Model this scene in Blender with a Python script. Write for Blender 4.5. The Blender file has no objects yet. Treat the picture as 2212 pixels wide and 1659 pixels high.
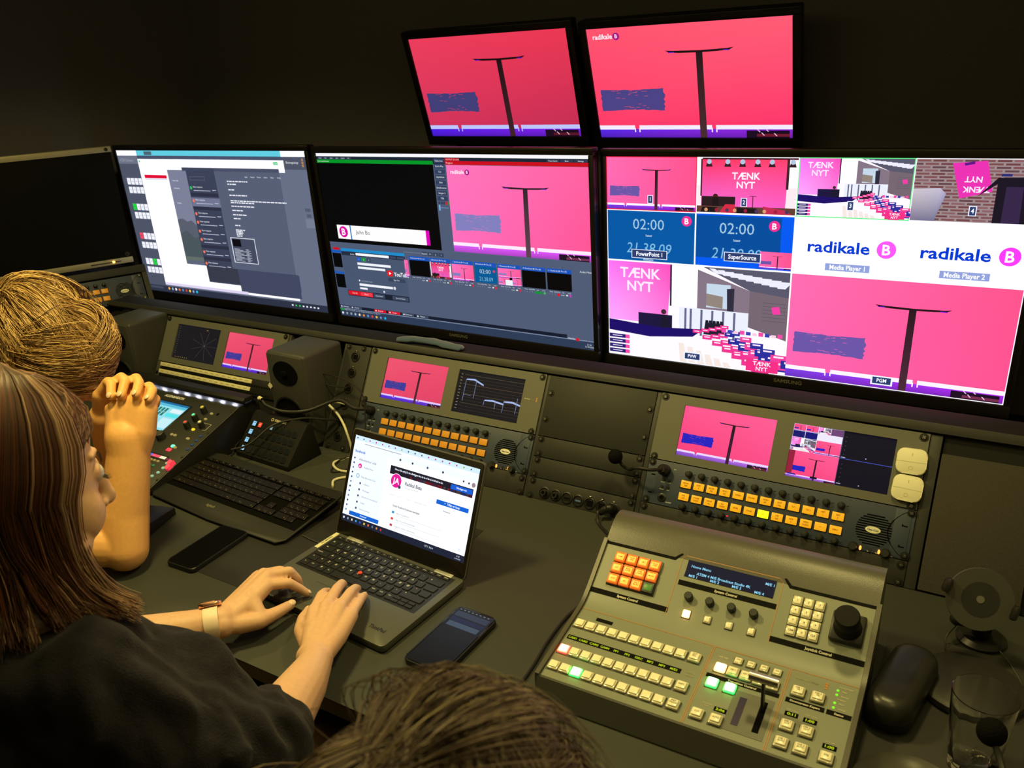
import bpy, bmesh, math, random
from mathutils import Matrix, Vector, Euler, noise
random.seed(7)
C = bpy.context.scene
COL = C.collection
PI = math.pi

# ------------------------------------------------------------------ camera
cam = bpy.data.cameras.new('camera'); camo = bpy.data.objects.new('camera', cam); COL.objects.link(camo)
cam.sensor_width = 36.0; cam.lens = 1822.6 / 2212 * 36
cam.shift_x = 64.07 / 2212; cam.shift_y = 43.52 / 2212
cam.clip_start = 0.02; cam.clip_end = 30
camo.matrix_world = Matrix.Translation((0.3409, -1.2376, 0.8815)) @ Matrix.Rotation(0.5845, 4, 'Z') @ Matrix.Rotation(1.1786, 4, 'X') @ Matrix.Rotation(-0.0661, 4, 'Z')
cam.dof.use_dof = True; cam.dof.focus_distance = 1.7; cam.dof.aperture_fstop = 9.0
C.camera = camo
# ------------------------------------------------------------------ world, exposure, lamps
w = bpy.data.worlds.new('world'); C.world = w; w.use_nodes = True
w.node_tree.nodes['Background'].inputs[0].default_value = (0.9, 0.8, 0.5, 1); w.node_tree.nodes['Background'].inputs[1].default_value = 0.0
C.view_settings.view_transform = 'Standard'; C.view_settings.look = 'None'; C.view_settings.exposure = 0.0; C.view_settings.gamma = 1.0
WARM = (1.0, 0.80, 0.27)
def spot(loc, target, power, size, angle, blend=0.6, col=WARM):
    l = bpy.data.lights.new('ceiling_or_added_spot', 'SPOT'); l.energy = power; l.color = col; l.shadow_soft_size = size
    l.spot_size = math.radians(angle); l.spot_blend = blend
    o = bpy.data.objects.new('ceiling_or_added_spot', l); COL.objects.link(o); o.location = loc
    o.rotation_euler = (Vector(target) - Vector(loc)).to_track_quat('-Z', 'Y').to_euler()
def area(loc, target, power, sx, sy, col=WARM, spread=180):
    l = bpy.data.lights.new('added_fill_light', 'AREA'); l.energy = power; l.color = col; l.shape = 'RECTANGLE'; l.size = sx; l.size_y = sy
    l.spread = math.radians(spread)
    o = bpy.data.objects.new('added_fill_light', l); COL.objects.link(o); o.location = loc
    o.rotation_euler = (Vector(target) - Vector(loc)).to_track_quat('-Z', 'Y').to_euler()
spot((-0.82, -0.40, 1.34), (-0.80, -0.38, 0), 60, 0.09, 135)
spot((0.05, 0.02, 1.34), (0.08, -0.15, 0), 31, 0.07, 125)
spot((0.33, -0.55, 1.34), (0.28, -0.50, 0), 8, 0.07, 110)  # added lamp, put in to give the drinking glass its highlights
spot((-1.75, -0.10, 1.34), (-1.75, -0.1, 0), 22, 0.07, 135)
area((-0.9, -0.75, 1.37), (-0.9, 0.3, 0.2), 8.0, 2.6, 0.8)  # added soft fill that brightens the dark walls, not a room fixture

# ------------------------------------------------------------------ materials
def s2l(c): c /= 255.0; return c / 12.92 if c <= 0.04045 else ((c + 0.055) / 1.055) ** 2.4
def L3(rgb): return tuple(s2l(v) for v in rgb)
MATS = {}
def mat(name, col, rough=0.6, metal=0.0, spec=0.5, bump=0.0, bscale=300, var=0.0, vscale=30, emit=None, estr=1.0, trans=0.0, ior=1.45, alpha=1.0, sheen=0.0, coat=0.0, sss=0.0, dist=0.0005):
    if name in MATS: return MATS[name]
    m = bpy.data.materials.new(name); m.use_nodes = True; nt = m.node_tree; b = nt.nodes['Principled BSDF']
    I = b.inputs
    I['Base Color'].default_value = (*col, 1); I['Roughness'].default_value = rough; I['Metallic'].default_value = metal
    I['Specular IOR Level'].default_value = spec; I['IOR'].default_value = ior
    I['Transmission Weight'].default_value = trans; I['Alpha'].default_value = alpha
    I['Sheen Weight'].default_value = sheen; I['Coat Weight'].default_value = coat
    if sss: I['Subsurface Weight'].default_value = sss; I['Subsurface Radius'].default_value = (0.012, 0.004, 0.002); I['Subsurface Scale'].default_value = 1.0
    if emit: I['Emission Color'].default_value = (*emit, 1); I['Emission Strength'].default_value = estr
    if bump or var:
        tc = nt.nodes.new('ShaderNodeTexCoord')
        if bump:
            n = nt.nodes.new('ShaderNodeTexNoise'); n.inputs['Scale'].default_value = bscale; n.inputs['Detail'].default_value = 3
            bp = nt.nodes.new('ShaderNodeBump'); bp.inputs['Strength'].default_value = bump; bp.inputs['Distance'].default_value = dist
            nt.links.new(tc.outputs['Object'], n.inputs['Vector']); nt.links.new(n.outputs['Fac'], bp.inputs['Height']); nt.links.new(bp.outputs['Normal'], I['Normal'])
        if var:
            n = nt.nodes.new('ShaderNodeTexNoise'); n.inputs['Scale'].default_value = vscale; n.inputs['Detail'].default_value = 4
            mx = nt.nodes.new('ShaderNodeMix'); mx.data_type = 'RGBA'
            mx.inputs[6].default_value = (*[v * (1 - var) for v in col], 1); mx.inputs[7].default_value = (*[min(1, v * (1 + var)) for v in col], 1)
            nt.links.new(tc.outputs['Object'], n.inputs['Vector']); nt.links.new(n.outputs['Fac'], mx.inputs[0]); nt.links.new(mx.outputs[2], I['Base Color'])
    MATS[name] = m; return m
def screen_mat(name, strength):
    if name in MATS: return MATS[name]
    m = bpy.data.materials.new(name); m.use_nodes = True; nt = m.node_tree; b = nt.nodes['Principled BSDF']
    b.inputs['Base Color'].default_value = (0.004, 0.004, 0.004, 1); b.inputs['Roughness'].default_value = 0.35; b.inputs['Specular IOR Level'].default_value = 0.08
    a = nt.nodes.new('ShaderNodeAttribute'); a.attribute_name = 'Col'
    nt.links.new(a.outputs['Color'], b.inputs['Emission Color']); b.inputs['Emission Strength'].default_value = strength
    MATS[name] = m; return m
def ink_mat():
    if 'ink' in MATS: return MATS['ink']
    m = bpy.data.materials.new('ink'); m.use_nodes = True; nt = m.node_tree; b = nt.nodes['Principled BSDF']; b.inputs['Roughness'].default_value = 0.5
    a = nt.nodes.new('ShaderNodeAttribute'); a.attribute_name = 'Col'; nt.links.new(a.outputs['Color'], b.inputs['Base Color'])
    MATS['ink'] = m; return m
def emis(name, rgb, strength=1.0, base=(0.02, 0.02, 0.02)): return mat(name, base, 0.4, emit=L3(rgb), estr=strength)

M_desk = mat('desk_laminate', (0.037, 0.040, 0.034), 0.5, spec=0.35, bump=0.25, bscale=900, var=0.08, vscale=500)
M_wallf = mat('wall_carpet', (0.100, 0.096, 0.110), 0.95, spec=0.1, bump=0.8, bscale=700, var=0.25, vscale=260, dist=0.001)
M_felt = mat('felt_panel', (0.052, 0.048, 0.042), 0.95, spec=0.1, bump=0.8, bscale=900, var=0.25, vscale=350, dist=0.001)
M_blk = mat('black_plastic', (0.010, 0.010, 0.010), 0.38, spec=0.4)
M_bez = mat('bezel_plastic', (0.008, 0.007, 0.007), 0.32, spec=0.4)
M_blkm = mat('black_matte', (0.006, 0.006, 0.006), 0.7, spec=0.25, bump=0.3, bscale=800)
M_panel = mat('blank_panel_paint', (0.022, 0.023, 0.021), 0.55, spec=0.3, bump=0.2, bscale=1200)
M_rail = mat('rack_rail', (0.030, 0.031, 0.029), 0.5, spec=0.35)
M_sv = mat('monitor_unit_grey', (0.105, 0.108, 0.092), 0.5, spec=0.4, bump=0.1, bscale=1500)
M_cc = mat('intercom_bluegrey', (0.036, 0.049, 0.082), 0.5, spec=0.4, bump=0.1, bscale=1500)
M_knob = mat('knob_rubber', (0.018, 0.020, 0.019), 0.45, spec=0.4)
M_screw = mat('screw_steel', (0.22, 0.21, 0.18), 0.3, metal=1.0)
M_screwd = mat('screw_dark', (0.05, 0.05, 0.045), 0.3, metal=0.8)
M_amb = mat('amber_key', (0.5, 0.22, 0.02), 0.35, spec=0.5, emit=(0.30, 0.105, 0.004), estr=1.0)
M_yel = emis('yellow_key', (246, 200, 30), 1.0)
M_yelb = emis('bright_yellow_key', (250, 240, 20), 1.2)
M_led = emis('orange_led', (255, 150, 60), 2.5)
M_ledr = emis('red_led', (255, 30, 60), 1.2)
M_ledg = emis('green_led', (110, 230, 20), 1.4)
M_sw = mat('white_switch_plastic', (0.72, 0.70, 0.52), 0.45)
M_dk = mat('dark_hole', (0.003, 0.003, 0.003), 0.9, spec=0.05)
M_at = mat('switcher_grey', (0.195, 0.215, 0.170), 0.42, spec=0.45, bump=0.08, bscale=1500)
M_atd = mat('switcher_dark_grey', (0.050, 0.052, 0.042), 0.42, spec=0.5, bump=0.35, bscale=700)
M_atx = mat('switcher_rear_bronze', (0.075, 0.073, 0.058), 0.35, spec=0.5, bump=0.35, bscale=700)
M_org = mat('orange_line', (0.42, 0.20, 0.06), 0.5)
M_btn = mat('cream_button', (0.86, 0.82, 0.62), 0.3, spec=0.5, coat=0.3)
M_btnc = mat('button_clear_cap', (0.66, 0.63, 0.46), 0.12, spec=0.7, trans=0.12)
M_lap = mat('laptop_grey', (0.090, 0.092, 0.080), 0.42, metal=0.3, spec=0.4)
M_key = mat('key_black', (0.012, 0.012, 0.012), 0.42, spec=0.4)
M_keyl = mat('keyboard_key_glossy', (0.008, 0.0065, 0.006), 0.3, spec=0.5)
M_kb = mat('keyboard_body', (0.016, 0.017, 0.016), 0.42, spec=0.28, bump=0.1, bscale=900)
M_hinge = mat('hinge_silver', (0.5, 0.49, 0.42), 0.35, metal=0.7)
M_glass_blk = mat('phone_glass', (0.004, 0.004, 0.005), 0.06, spec=0.6)
M_spk = mat('speaker_paint', (0.040, 0.041, 0.036), 0.5, spec=0.35, bump=0.25, bscale=900)
M_cabb = mat('cable_black', (0.010, 0.010, 0.010), 0.45)
M_cabw = mat('cable_white', (0.60, 0.58, 0.45), 0.45)
M_foam = mat('foam_black', (0.006, 0.006, 0.006), 1.0, spec=0.05, bump=1.0, bscale=500, dist=0.002)
M_cloth = mat('blue_cloth', (0.03, 0.06, 0.11), 0.9, sheen=0.4, bump=0.5, bscale=700)
M_strip = mat('label_strip', (0.62, 0.58, 0.36), 0.6)
M_frame = mat('silver_frame', (0.40, 0.37, 0.24), 0.4, metal=0.2)
M_glass = mat('drinking_glass', (1, 1, 1), 0.0, trans=1.0, ior=1.47)
M_case = mat('hard_case', (0.014, 0.014, 0.012), 0.34, spec=0.5, bump=0.2, bscale=500)
M_disc = mat('disc_grey', (0.055, 0.056, 0.05), 0.45)
M_watch = mat('watch_band', (0.78, 0.62, 0.50), 0.5)
M_gold = mat('rose_gold', (0.85, 0.5, 0.35), 0.25, metal=1.0)

# ------------------------------------------------------------------ object helpers
def finish(ob, parent=None, M=None):
    COL.objects.link(ob)
    if parent: ob.parent = parent
    if M is not None: ob.matrix_local = M
    return ob
def empty(name, M=None):
    o = bpy.data.objects.new(name, None); o.empty_display_size = 0.02; COL.objects.link(o)
    if M is not None: o.matrix_world = M
    return o
def tag(o, label, cat, group=None, kind=None):
    o['label'] = label; o['category'] = cat
    if group: o['group'] = group
    if kind: o['kind'] = kind
    return o
def struct(o): o['kind'] = 'structure'; return o
def T(x, y=0, z=0): return Matrix.Translation((x, y, z))
def frame(o, ex, ey):
    ex = Vector(ex).normalized(); ey = Vector(ey).normalized(); ez = ex.cross(ey)
    m = Matrix((ex, ey, ez)).transposed().to_4x4(); m.translation = Vector(o); return m
class G:
    def __init__(s): s.bm = bmesh.new(); s.mats = []
    def mi(s, m):
        if m not in s.mats: s.mats.append(m)
        return s.mats.index(m)
    def _set(s, verts, m):
        i = s.mi(m)
        for f in {f for v in verts for f in v.link_faces}: f.material_index = i
    def box(s, c, d, m, r=0, seg=2, X=None):
        M = Matrix.Translation(c) @ (X or Matrix()) @ Matrix.Diagonal((d[0], d[1], d[2], 1))
        g = bmesh.ops.create_cube(s.bm, size=1, matrix=M); vs = g['verts']
        if r:
            es = list({e for v in vs for e in v.link_edges})
            g2 = bmesh.ops.bevel(s.bm, geom=es, offset=min(r, min(d) * 0.49), segments=seg, affect='EDGES', profile=0.5)
            vs = list({v for f in g2['faces'] for v in f.verts} | {v for v in vs if v.is_valid})
        s._set(vs, m); return s
    def b3(s, x0, x1, y0, y1, z0, z1, m, r=0, seg=2): return s.box(((x0 + x1) / 2, (y0 + y1) / 2, (z0 + z1) / 2), (x1 - x0, y1 - y0, z1 - z0), m, r, seg)
    def cyl(s, c, r1, r2, h, m, n=24, X=None, cap=True):  # base at c, up local z
        M = Matrix.Translation(c) @ (X or Matrix()) @ Matrix.Translation((0, 0, h / 2))
        g = bmesh.ops.create_cone(s.bm, cap_ends=cap, segments=n, radius1=r1, radius2=r2, depth=h, matrix=M); s._set(g['verts'], m); return s
    def sph(s, c, r, m, n=20, X=None):
        sc = r if isinstance(r, (tuple, list)) else (r, r, r)
        M = Matrix.Translation(c) @ (X or Matrix()) @ Matrix.Diagonal((*sc, 1))
        g = bmesh.ops.create_uvsphere(s.bm, u_segments=n, v_segments=max(6, n // 2), radius=1, matrix=M); s._set(g['verts'], m); return s
    def lathe(s, prof, m, c=(0, 0, 0), n=32, X=None, sx=1, sy=1):
        M = Matrix.Translation(c) @ (X or Matrix()); rings = []
        for r, z in prof:
            rings.append([s.bm.verts.new(M @ Vector((r * math.cos(2 * PI * k / n) * sx, r * math.sin(2 * PI * k / n) * sy, z))) for k in range(n)] if r > 1e-6 else [s.bm.verts.new(M @ Vector((0, 0, z)))])
        i = s.mi(m)
        for a, b in zip(rings, rings[1:]):
            for k in range(n):
                k2 = (k + 1) % n
                vs = [a[k % len(a)], a[k2 % len(a)], b[k2 % len(b)], b[k % len(b)]]
                u = []
                for v in vs:
                    if v not in u: u.append(v)
                if len(u) > 2:
                    try: f = s.bm.faces.new(u); f.material_index = i
                    except ValueError: pass
        return s
    def prism(s, poly, a, b, m, X=None, r=0, seg=2):  # poly in local xy, extruded along z from a to b
        M = X or Matrix(); i = s.mi(m)
        lo = [s.bm.verts.new(M @ Vector((p[0], p[1], a))) for p in poly]; hi = [s.bm.verts.new(M @ Vector((p[0], p[1], b))) for p in poly]
        fs = [s.bm.faces.new(lo[::-1]), s.bm.faces.new(hi)]
        for k in range(len(poly)):
            k2 = (k + 1) % len(poly); fs.append(s.bm.faces.new((lo[k], lo[k2], hi[k2], hi[k])))
        for f in fs: f.material_index = i
        if r:
            es = list({e for f in fs[:2] for e in f.edges})
            bmesh.ops.bevel(s.bm, geom=es, offset=r, segments=seg, affect='EDGES', profile=0.5, material=i)
        return s
    def tube(s, pts, r, m, n=8, closed=False):
        pts = [Vector(p) for p in pts]; rs = r if isinstance(r, list) else [r] * len(pts); rings = []; up = Vector((0.3, 0.2, 0.93))
        for k, p in enumerate(pts):
            d = (pts[min(k + 1, len(pts) - 1)] - pts[max(k - 1, 0)]).normalized()
            a = d.cross(up); a = a.normalized() if a.length > 1e-4 else Vector((1, 0, 0)); b = a.cross(d).normalized()
            rings.append([s.bm.verts.new(p + (a * math.cos(2 * PI * j / n) + b * math.sin(2 * PI * j / n)) * rs[k]) for j in range(n)])
        i = s.mi(m)
        for a, b in zip(rings, rings[1:]):
            for j in range(n): f = s.bm.faces.new((a[j], a[(j + 1) % n], b[(j + 1) % n], b[j])); f.material_index = i
        for rg in (rings[0], rings[-1]):
            try: f = s.bm.faces.new(rg); f.material_index = i
            except ValueError: pass
        return s
    def quad(s, ps, m): f = s.bm.faces.new([s.bm.verts.new(Vector(p)) for p in ps]); f.material_index = s.mi(m); return s
    def mesh(s, name, smooth=True, ang=35):
        bmesh.ops.recalc_face_normals(s.bm, faces=s.bm.faces)
        me = bpy.data.meshes.new(name); s.bm.to_mesh(me); s.bm.free()
        for m in s.mats: me.materials.append(m)
        if smooth:
            me.polygons.foreach_set('use_smooth', [True] * len(me.polygons)); me.set_sharp_from_angle(angle=math.radians(ang))
        return me
    def obj(s, name, parent=None, M=None, smooth=True, ang=35): return finish(bpy.data.objects.new(name, s.mesh(name, smooth, ang)), parent, M)
def inst(name, me, parent=None, M=None): return finish(bpy.data.objects.new(name, me), parent, M)
def rrect(w, h, r, n=5, cx=0, cy=0):
    ps = []
    for qx, qy, a0 in ((1, 1, 0), (-1, 1, 90), (-1, -1, 180), (1, -1, 270)):
        for k in range(n + 1):
            a = math.radians(a0 + 90 * k / n); ps.append((cx + qx * (w / 2 - r) + r * math.cos(a), cy + qy * (h / 2 - r) + r * math.sin(a)))
    return ps
def bez(pts, n=12):  # Catmull-Rom through points
    P = [Vector(p) for p in pts]; P = [2 * P[0] - P[1]] + P + [2 * P[-1] - P[-2]]; out = []
    for i in range(1, len(P) - 2):
        for k in range(n):
            t = k / n; a, b, c, d = P[i - 1:i + 3]
            out.append(0.5 * ((2 * b) + (c - a) * t + (2 * a - 5 * b + 4 * c - d) * t * t + (3 * b - a - 3 * c + d) * t ** 3))
    out.append(P[-2]); return out

# ------------------------------------------------------------------ flat pictures and lettering
_TX = {}
def text_geo(s, bold):
    k = (s, bold)
    if k in _TX: return _TX[k]
    cu = bpy.data.curves.new('t', 'FONT'); cu.body = s; cu.size = 1; cu.resolution_u = 2; cu.offset = 0.022 if bold else 0.0
    o = bpy.data.objects.new('t', cu); COL.objects.link(o); dg = bpy.context.evaluated_depsgraph_get(); dg.update()
    me = bpy.data.meshes.new_from_object(o.evaluated_get(dg)); vs = [(v.co.x, v.co.y) for v in me.vertices]; fs = [tuple(p.vertices) for p in me.polygons]
    bpy.data.objects.remove(o); bpy.data.curves.remove(cu); bpy.data.meshes.remove(me)
    x0 = min((v[0] for v in vs), default=0); x1 = max((v[0] for v in vs), default=1)
    _TX[k] = (vs, fs, x0, x1); return _TX[k]
class Pic:
    """a flat picture w x h metres; origin top left, u right and v down in fractions of w and h"""
    def __init__(s, w, h, z0=0.0, step=4e-5): s.w = w; s.h = h; s.V = []; s.F = []; s.K = []; s.bb = []; s.z0 = z0; s.step = step; s.sub = (0, 0, 1, 1); s.fix = None
    def layer(s, b):
        if s.fix is not None: return s.fix
        e = 1e-5; L = 0
        for c in s.bb:
            if c[4] >= L and b[0] < c[2] - e and b[2] > c[0] + e and b[1] < c[3] - e and b[3] > c[1] + e: L = c[4] + 1
        s.bb.append((*b, L)); return L
    def mp(s, u, v): a = s.sub; return (a[0] + u * a[2], a[1] + v * a[3])
    def add(s, pts, faces, cols, raw=False):
        if not raw: pts = [s.mp(*p) for p in pts]
        xs = [p[0] for p in pts]; ys = [p[1] for p in pts]
        L = s.layer((min(xs), min(ys), max(xs), max(ys))); z = s.z0 + L * s.step; n = len(s.V)
        s.V += [(p[0] * s.w, -p[1] * s.h, z) for p in pts]
        for f in faces: s.F.append(tuple(n + i for i in f)[::-1])
        if not isinstance(cols[0], (tuple, list)): cols = [cols] * len(pts)
        s.K += [L3(c) for c in cols]
    def rect(s, u0, v0, u1, v1, c): s.add([(u0, v0), (u1, v0), (u1, v1), (u0, v1)], [(0, 1, 2, 3)], c)
    def poly(s, pts, c): s.add(pts, [tuple(range(len(pts)))], c)
    def circ(s, u, v, r, c, n=24):  # r as fraction of sub height
        k = s.h * s.sub[3] / (s.w * s.sub[2]); s.poly([(u + r * k * math.cos(2 * PI * i / n), v + r * math.sin(2 * PI * i / n)) for i in range(n)], c)
    def text(s, t, u, v, size, c, al='L', bold=False, xs=1.0, it=0.0):  # v = baseline, size as cap-ish height fraction
        vs, fs, x0, x1 = text_geo(t, bold); k = s.h * s.sub[3] / (s.w * s.sub[2]) * xs; S = size / 0.7
        off = {'L': x0, 'C': (x0 + x1) / 2, 'R': x1}[al]
        s.add([(u + (x - off + it * y) * S * k, v - y * S) for x, y in vs], fs, c) if vs else None
    def obj(s, name, parent, M, m):
        me = bpy.data.meshes.new(name); me.from_pydata(s.V, [], s.F); me.materials.append(m)
        at = me.color_attributes.new('Col', 'FLOAT_COLOR', 'POINT')
        buf = []
        for k in s.K: buf += [k[0], k[1], k[2], 1.0]
        at.data.foreach_set('color', buf); return finish(bpy.data.objects.new(name, me), parent, M)
def lettering(name, t, size, col, parent, M, al='C', bold=True, xs=1.0, m=None, it=0.0):
    p = Pic(1, 1); p.text(t, 0, 0, size, col, al, bold, xs, it); return p.obj(name, parent, M, m or ink_mat())
def letters(pic_items, name, parent, M, m=None):
    p = Pic(1, 1); p.fix = 0
    for (t, x, y, size, col, *r) in pic_items: p.text(t, x, -y, size, col, r[0] if r else 'C', True, r[1] if len(r) > 1 else 1.0)
    return p.obj(name, parent, M, m or ink_mat())

PK = {'a': dict(bg=((236, 62, 92), (234, 56, 84), (210, 52, 92), (196, 46, 84)), st=(66, 62, 120), pole=(62, 34, 40), fl=((80, 30, 240), (130, 36, 235)), band=(190, 200, 255)),
      'b': dict(bg=((255, 84, 112), (255, 92, 118), (255, 58, 104), (255, 52, 108)), st=(76, 68, 134), pole=(74, 44, 48), fl=((90, 40, 235), (150, 40, 225)), band=(245, 238, 255)),
      'c': dict(bg=((255, 118, 190), (255, 98, 160), (255, 110, 190), (255, 84, 150)), st=(132, 128, 192), pole=(96, 66, 82), fl=((222, 90, 250), (225, 80, 250)), band=(255, 235, 255)),
      'd': dict(bg=((255, 104, 170), (255, 80, 135), (255, 98, 172), (255, 78, 140)), st=(104, 82, 160), pole=(74, 40, 56), fl=((120, 60, 225), (170, 40, 235)), band=(250, 235, 255)),
      'e': dict(bg=((240, 84, 112), (236, 76, 108), (232, 70, 106), (226, 66, 102)), st=(62, 58, 150), pole=(84, 40, 56), fl=((92, 50, 235), (110, 50, 225)), band=(225, 205, 255)),
      'f': dict(bg=((255, 84, 142), (255, 92, 150), (250, 62, 122), (252, 74, 136)), st=(30, 30, 190), pole=(62, 26, 56), fl=((150, 90, 225), (190, 110, 240)), band=(235, 215, 255))}
def stage(p, x, y, w, h, k, logo=0, detail=True):
    old = p.sub; p.sub = (old[0] + x * old[2], old[1] + y * old[3], w * old[2], h * old[3]); q = PK[k]; a, b, c, d = q['bg']
    p.add([(0, 0), (1, 0), (1, .94), (0, .94)], [(0, 1, 2, 3)], [a, b, d, c])
    f0, f1 = q['fl']; p.add([(0, .92), (1, .92), (1, 1), (0, 1)], [(0, 1, 2, 3)], [f0, f1, tuple(int(v * .75) for v in f1), tuple(int(v * .8) for v in f0)])
    rnd = random.Random(5); n = 16; pts = [(.035 + .34 * i / n, .550 - .004 * math.cos(i / n * PI * 2) + rnd.uniform(-.003, .003)) for i in range(n + 1)]
    pts += [(.375 + rnd.uniform(-.006, .008), .56 + .17 * i / 8) for i in range(9)]
    pts += [(.375 - .34 * i / n, .748 - .014 * math.sin(i / n * PI) + rnd.uniform(-.003, .003)) for i in range(n + 1)]
    pts += [(.033 + rnd.uniform(-.004, .004), .74 - .18 * i / 8) for i in range(9)]
    p.poly(pts, q['st'])
    if detail:
        bgc = tuple(int(.75 * u + .25 * v) for u, v in zip(a, q['st']))
        for _ in range(26):
            u = rnd.gauss(.2, .05); v = rnd.choice([rnd.uniform(.555, .59), rnd.uniform(.70, .735), rnd.uniform(.58, .72)]); l = rnd.uniform(.006, .03)
            if .05 < u < .33: p.rect(u, v, u + l, v + .004, bgc)
    for u0, u1 in ((0, .20), (.225, .61), (.63, 1.0)): p.rect(u0, .885, u1, .925, q['band'])
    for u in (.197, .222, .607, .63): p.rect(u, .91, u + .006, .95, q['band'])
    p.rect(.78, .935, .985, 1, (30, 12, 34)); p.rect(.83, .965, .985, .99, tuple(int(v * .45) for v in c))
    if detail:
        for u, v in ((.83, .925), (.87, .92), (.85, .955), (.91, .96)): p.poly([(u, v), (u + .006, v), (u + .018, v + .025), (u + .012, v + .025)], (225, 190, 220))
    po = q['pole']; dk = tuple(int(v * .55) for v in po)
    p.add([(.553, .24), (.585, .24), (.583, 1), (.548, 1)], [(0, 1, 2, 3)], [dk, dk, po, po])
    p.poly([(.40, .222), (.44, .226), (.57, .232), (.70, .226), (.735, .218), (.715, .238), (.66, .246), (.57, .25), (.47, .247), (.42, .24)], tuple(int(v * .8) for v in dk))
    if detail:
        for u in (.43, .70): p.rect(u - .015, .236, u + .015, .243, (90, 20, 200))
    if logo:
        p.text('radikale', .03, .095, .042, (255, 240, 250), 'L', True); p.circ(.155, .078, .032, (170, 20, 130)); p.text('B', .155, .092, .032, (255, 240, 250), 'C', True)
    p.sub = old
def sub(p, x, y, w, h, fn, *a):
    old = p.sub; p.sub = (old[0] + x * old[2], old[1] + y * old[3], w * old[2], h * old[3]); fn(p, *a); p.sub = old
def tank_nyt(p, u, v, s, c, flip=0):
    p.text('TÆNK', u, v, s, c, 'C', True); p.text('NYT', u, v + s * 1.35, s, c, 'C', True)
def hall_front(p):  # camera 2: the stage with the slogan
    p.rect(0, 0, 1, 1, (250, 225, 232)); p.add([(.05, .02), (.91, .02), (.90, .9), (.045, .9)], [(0, 1, 2, 3)], [(240, 50, 90), (250, 60, 100), (240, 90, 190), (235, 100, 200)])
    p.rect(0, 0, .035, .5, (255, 250, 250)); p.rect(.92, .05, 1, .52, (255, 250, 252)); p.rect(.895, .02, .92, .55, (60, 30, 40)); p.rect(.035, .02, .05, .7, (60, 20, 40))
    p.rect(.05, 0, 1, .03, (70, 20, 36))
    for u in (.12, .31, .46, .61, .75, .95): p.poly([(u - .035, .16), (u + .035, .16), (u + .015, .05), (u - .015, .05)], (50, 26, 34)); p.circ(u, .07, .045, (170, 190, 215), 10)
    tank_nyt(p, .5, .38, .12, (255, 235, 245))
    p.rect(.05, .70, .40, .88, (40, 26, 30)); p.circ(.195, .70, .05, (60, 30, 25), 10); p.poly([(.16, .9), (.17, .72), (.22, .72), (.24, .9)], (28, 20, 26))
    p.rect(0, .88, 1, 1, (96, 60, 50)); p.poly([(.24, 1), (.30, .84), (.40, .84), (.40, 1)], (205, 40, 66)); p.poly([(.04, 1), (.06, .9), (.22, .9), (.2, 1)], (28, 20, 24)); p.poly([(.42, 1), (.42, .9), (.62, .9), (.64, 1)], (28, 20, 24)); p.poly([(.7, 1), (.68, .86), (.9, .92), (.97, 1)], (190, 40, 80))
    p.rect(.575, .68, .583, .9, (90, 20, 50)); p.rect(.545, .675, .615, .685, (90, 20, 50))
    for i in range(9): p.circ(.1 + .1 * i + .01 * (i % 3), .95, .035, ((210, 150, 110), (150, 30, 60), (70, 50, 90))[i % 3], 8)
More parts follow.
